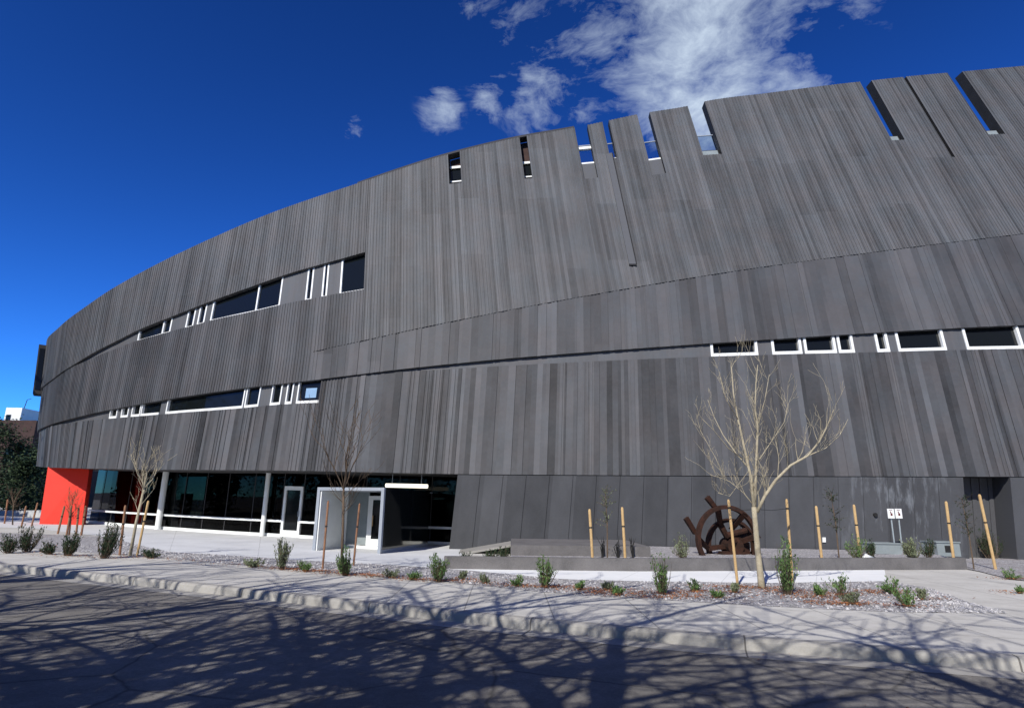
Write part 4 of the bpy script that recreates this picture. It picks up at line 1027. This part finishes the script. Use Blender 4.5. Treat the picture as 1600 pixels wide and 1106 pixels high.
# ------------------------------------------------------------------ far left background
def leafy(name, label, p, H, R_, seed, mat, cone=True, n=5200):
    t = thing(name, label, 'tree', p, 'dark trees beyond the left end'); r = random.Random(seed)
    mb = MB(); mb.tube([(0, 0, -.3), (0, 0, H*.5), (0, 0, H*.95)], [H*.025, H*.016, .03], 8)
    for k in range(26):
        z = H*r.uniform(.12, .92); a = r.uniform(0, 6.28); L = R_*(1-z/H*.85)*r.uniform(.6, 1); mb.tube([(0, 0, z), (math.cos(a)*L, math.sin(a)*L, z+L*.1)], [.05, .015], 4, False)
    mb.build('trunk', M['bark2'], t); lf = MB(); cl = []
    for i in range(90):
        z = H*r.uniform(.06, 1.0); prof = (1-z/H)**.8 if cone else math.sin(math.pi*min(1, z/H*.9+.1))**.6
        a = r.uniform(0, 6.28); q = R_*prof*math.sqrt(r.random()); cl.append((Vector((math.cos(a)*q, math.sin(a)*q, z)), r.uniform(.25, .6)*R_*.5))
    for i in range(n):
        c, s_ = r.choice(cl); c = c+Vector((r.gauss(0, s_), r.gauss(0, s_), r.gauss(0, s_*.6))); d = Vector((r.gauss(0, 1), r.gauss(0, 1), r.gauss(-.2, .6))).normalized(); sd = d.cross(Vector((r.gauss(0, 1), r.gauss(0, 1), 1))).normalized(); L = r.uniform(.12, .32)*(1 if H < 18 else 2.2)
        lf.face([c, c+d*L*.5+sd*L*.3, c+d*L, c+d*L*.5-sd*L*.3])
    lf.build('crown', M[mat], t); return t
def far_pt(x, Y): p = atY(x, 795, Y); p.z = g(p.x); return p
for x, Y, ty, R_, lb, sd in ((-30, 58, 662, 3.2, 'dark evergreen cut by the left edge of the photo', 1), (12, 60, 690, 3.0, 'dark evergreen below the white rooftop hut', 2), (44, 57, 704, 2.6, 'dark evergreen nearest the left end of the curved building', 3), (28, 52, 720, 2.2, 'shorter dark evergreen in front of the taller ones at left', 4)):
    p = far_pt(x, Y); leafy('evergreen_tree', lb, p, atY(x, ty, Y).z-p.z, R_, sd, 'leaf_dark', cone=True)
fb = thing('far_building', 'dark brick building with a white rooftop hut beyond the evergreens', 'building', (0, 0, 0))
x0 = atY(-70, 655, 75); x1 = atY(58, 655, 75); mb = MB(); mb.hexa([(x0.x, 75, 0), (x1.x, 75, 0), (x1.x, 95, 0), (x0.x, 95, 0)], [(x0.x, 75, x0.z), (x1.x, 75, x0.z), (x1.x, 95, x0.z), (x0.x, 95, x0.z)]); mb.build('wall', M['brick'], fb)
h0 = atY(6, 655, 77); h1 = atY(35, 637, 77); mb = MB(); mb.box(((h0.x+h1.x)/2, 78.5, x0.z+(h1.z-x0.z)/2), (h1.x-h0.x, 3, h1.z-x0.z)); ht = mb.build('roof_hut', M['frame'], fb)
mb = MB(); mb.box(((h0.x+h1.x)/2-.5, 76.98, x0.z+.6), (.6, .06, .7)); mb.build('window', M['pane'], ht)
mb = MB(); mb.tube([(h1.x-.6, 78, h1.z-.1), (h1.x-.4, 78, h1.z+1.2), (h1.x+.1, 78, h1.z+1.35)], [.05, .04, .03], 6); mb.build('mast', M['strap'], ht)
for k in range(6):
    mb = MB(); xx = lerp(x0.x, x1.x, (k+.5)/6); mb.box((xx, 74.98, x0.z*.62), (1.1, .08, 1.6)); w = mb.build('window', M['pane'], fb)
a = atY(-60, 812, 47); b = atY(64, 812, 44); za_ = g(a.x); mb = MB()
nv = Vector((.1, .4, 0)); mb.hexa([a+Vector((0, 0, -.6)), b+Vector((0, 0, -.6)), b+nv+Vector((0, 0, -.6)), a+nv+Vector((0, 0, -.6))], [a+Vector((0, 0, .65)), b+Vector((0, 0, .65)), b+nv+Vector((0, 0, .65)), a+nv+Vector((0, 0, .65))])
tag(mb.build('low_white_wall', M['plaza']), 'low white wall running left from the red wall', 'wall')

# ------------------------------------------------------------------ big street trees behind the photographer
def street_tree(x, y, H, seed, label, r0=.32, lean=(0, 0), lev=3, boughs=()):
    t = thing('street_tree', label, 'tree', (x, y, g(x)-.15), 'old bare street trees'); r = random.Random(seed)
    mb = MB(); fk = Vector((lean[0]*.35, lean[1]*.35, H*.36)); mb.tube([(0, 0, -.2), fk*.5, fk], [r0*1.25, r0, r0*.85], 12); mb.build('trunk', M['bark_grey'], t, smooth=True)
    global PRUNE
    PRUNE = Vector(t.location); mb = MB()
    for k in range(5):
        a = 6.283*k/5+r.gauss(0, .3); d = Vector((math.cos(a)*1.05, math.sin(a)*1.05, 1)).normalized(); grow(mb, fk, d, H*.36*r.uniform(.85, 1.25), r0*.6, lev, r, .05, 6, None, (2, 4), .70, .018)
    for bz, dx, dy, L_ in boughs:
        p_ = Vector((0, 0, bz)) if bz < fk.z else fk; q_ = p_.copy(); d_ = Vector((dx, dy, .12)).normalized(); pts = [p_.copy()]; rs = [r0*.5]
        for k in range(7):
            d_ = (d_+Vector((r.gauss(0, .10), r.gauss(0, .10), r.gauss(.02, .07)))).normalized(); q_ = q_+d_*L_/7
            if overhead(q_+PRUNE): break
            pts.append(q_.copy()); rs.append(r0*.5*(1-.11*(k+1)))
        mb.tube(pts, rs, 7, False)
        for k in range(2, len(pts)):
            for c in range(2): grow(mb, pts[k], (d_*.6+Vector((r.gauss(0, .6), r.gauss(0, .6), r.gauss(.25, .35)))).normalized(), L_*r.uniform(.22, .36), rs[k]*.55, 3, r, .05, 5, None, (2, 3), .7, .014)
    PRUNE = None; mb.build('crown', M['bark_grey'], t, smooth=True)
street_tree(-8.0, -1.9, 13, 41, 'old bare street tree behind the photographer casting branch shadows on the road', .36, boughs=((4.5, .93, .36, 7.5), (4.0, .75, .66, 6)))
street_tree(-2.6, -2.6, 13, 17, 'second old bare street tree behind the photographer, right of the first', .32, boughs=((4.6, -.95, .25, 6), (4.4, .9, .4, 5)))
street_tree(-15.5, 3.0, 12, 23, 'old bare street tree behind the photographer, farthest left', .34, boughs=((4.2, .97, .1, 7), (4.0, .8, -.4, 6.5)))
street_tree(2.6, -5.0, 11.5, 29, 'old bare street tree behind the photographer, farthest right', .32)
street_tree(-5.6, -1.4, 10.5, 53, 'smaller bare street tree behind the photographer, between the first two', .26)
street_tree(-12.0, -2.6, 14, 31, 'tall bare street tree behind the photographer, set back at left', .36, boughs=((5, .96, .2, 7.5), (4.6, .9, .45, 6)))
for i, (x, y, H, R_) in enumerate(((-34, -26, 21, 7), (-22, -31, 24, 8), (-11, -28, 20, 7), (0, -33, 25, 8), (11, -29, 21, 7), (22, -32, 24, 8), (33, -27, 21, 7), (-46, -22, 22, 7.5), (44, -24, 22, 7.5))):  # evergreens added behind the camera to darken glass reflections and blue ambient
    t = leafy('evergreen_tree', 'dark evergreen across the street behind the photographer, mirrored in the glass', Vector((x, y, g(x)-.15)), H, R_, 60+i, 'leaf_dark', True, 6500); t['group'] = 'evergreens across the street'

for i, (x, y, H, R_) in enumerate(((-37.5, 25.5, 19, 5), (-43, 33, 20, 5.5), (-48, 18, 21, 6.5), (-50, 5, 20, 6.5), (-56, -8, 21, 7), (-58, 28, 22, 7), (-66, 12, 22, 7.5), (-50, 26, 22, 6.5))):  # evergreens added out of view to shade the left end and darken reflections
    t = leafy('evergreen_tree', 'tall dark evergreen outside the left edge of the view, shading the left end', Vector((x, y, g(x)-.05)), H, R_, 80+i, 'leaf_dark', True, 7000); t['group'] = 'evergreens left of the view'
# ------------------------------------------------------------------ light and sky
EL, AZ = 38, -25     # sun elevation; degrees to the right of straight behind the camera
sd_ = Vector((math.sin(rad(AZ))*math.cos(rad(EL)), -math.cos(rad(AZ))*math.cos(rad(EL)), math.sin(rad(EL))))
ld = bpy.data.lights.new('sun', 'SUN'); ld.energy = 5.0; ld.angle = rad(.4); ld.color = (1, .95, .87)
lo = bpy.data.objects.new('sun', ld); COL.objects.link(lo); lo.rotation_euler = sd_.to_track_quat('Z', 'Y').to_euler()
w = bpy.data.worlds.new('World'); sc.world = w; w.use_nodes = True; nt = w.node_tree; N = nt.nodes; L = nt.links
bg = N['Background']
def wn(ty, ins=None, **kw):
    n = N.new(ty)
    for k, v in kw.items(): setattr(n, k, v)
    for k, v in (ins or {}).items():
        if hasattr(v, 'is_linked'): L.new(v, n.inputs[k])
        else: n.inputs[k].default_value = v
    return n
def wm(op, a, b=0.0): return wn('ShaderNodeMath', {0: a, 1: b}, operation=op).outputs[0]
sky = wn('ShaderNodeTexSky', sky_type='NISHITA', sun_disc=False, sun_elevation=rad(EL), sun_rotation=rad(180-AZ), altitude=1600, air_density=1.0, dust_density=.2, ozone_density=2.5)
gm = wn('ShaderNodeGamma', {0: sky.outputs[0], 1: 1.7})
hs0 = wn('ShaderNodeMix', {0: 1.0, 6: gm.outputs[0], 7: (.24, .62, 1.05, 1)}, data_type='RGBA', blend_type='MULTIPLY')
hs = wn('ShaderNodeHueSaturation', {'Color': hs0.outputs[2], 'Saturation': 1.0, 'Value': .60})
tc = wn('ShaderNodeTexCoord').outputs['Generated']
sp = wn('ShaderNodeSeparateXYZ', {0: tc}); zc = wm('MAXIMUM', sp.outputs[2], .05)
pv = wn('ShaderNodeCombineXYZ', {0: wm('DIVIDE', sp.outputs[0], zc), 1: wm('DIVIDE', sp.outputs[1], zc)}).outputs[0]
wv = wn('ShaderNodeTexNoise', {'Vector': pv, 'Scale': 2.2, 'Detail': 4.0}).outputs[1]
pw = wn('ShaderNodeVectorMath', {0: pv, 1: wn('ShaderNodeVectorMath', {0: wv, 'Scale': .35}, operation='SCALE').outputs[0]}, operation='ADD').outputs[0]
n1 = wn('ShaderNodeTexNoise', {'Vector': pw, 'Scale': 3.0, 'Detail': 10.0, 'Roughness': .66}).outputs[0]
mask = None
for x, y, wdt, am in ((1110, 40, .26, .86), (1060, 150, .16, .84), (1230, 110, .14, .66), (960, 90, .14, .56), (850, 150, .105, .42), (690, 172, .05, .48), (765, 164, .04, .46), (556, 199, .036, .66), (790, 60, .13, .46), (925, 170, .09, .50)):
    d = ray(x, y).normalized()
    ds = wn('ShaderNodeVectorMath', {0: tc, 1: tuple(d)}, operation='DISTANCE').outputs['Value']
    v = wn('ShaderNodeMapRange', {0: ds, 1: 0.0, 2: wdt, 3: am, 4: 0.0}, interpolation_type='SMOOTHSTEP').outputs[0]
    mask = v if mask is None else wm('MAXIMUM', mask, v)
cl = wm('ADD', wm('ADD', wm('MULTIPLY', wm('SUBTRACT', n1, .5), 1.7), .5), wm('MULTIPLY', mask, .46))
cf = wn('ShaderNodeMapRange', {0: cl, 1: .63, 2: 1.16, 3: 0.0, 4: 1.0}, interpolation_type='LINEAR').outputs[0]
cf = wm('MULTIPLY', cf, wn('ShaderNodeMapRange', {0: mask, 1: 0.0, 2: .18, 3: 0.0, 4: 1.0}).outputs[0])
bk = wn('ShaderNodeMapRange', {0: sp.outputs[1], 1: .05, 2: -.55, 3: 0.0, 4: .75}, interpolation_type='SMOOTHSTEP').outputs[0]  # pale cloud cover added behind the camera to neutralise the blue ambient light
n2 = wn('ShaderNodeTexNoise', {'Vector': pw, 'Scale': 1.1, 'Detail': 8.0, 'Roughness': .6}).outputs[0]
bk = wm('MULTIPLY', bk, wn('ShaderNodeMapRange', {0: n2, 1: .36, 2: .62, 3: .25, 4: 1.0}).outputs[0])
bc = wn('ShaderNodeMix', {0: bk, 6: hs.outputs[0], 7: (2.1, 1.95, 1.75, 1)}, data_type='RGBA')
cm = wn('ShaderNodeMix', {0: cf, 6: bc.outputs[2], 7: (6.6, 7.8, 9.2, 1)}, data_type='RGBA')
L.new(cm.outputs[2], bg.inputs[0]); bg.inputs[1].default_value = .1
sc.view_settings.view_transform = 'Standard'; sc.view_settings.look = 'None'; sc.view_settings.exposure = 0; sc.view_settings.gamma = 1
sc.cycles.max_bounces = 6; sc.cycles.transparent_max_bounces = 8
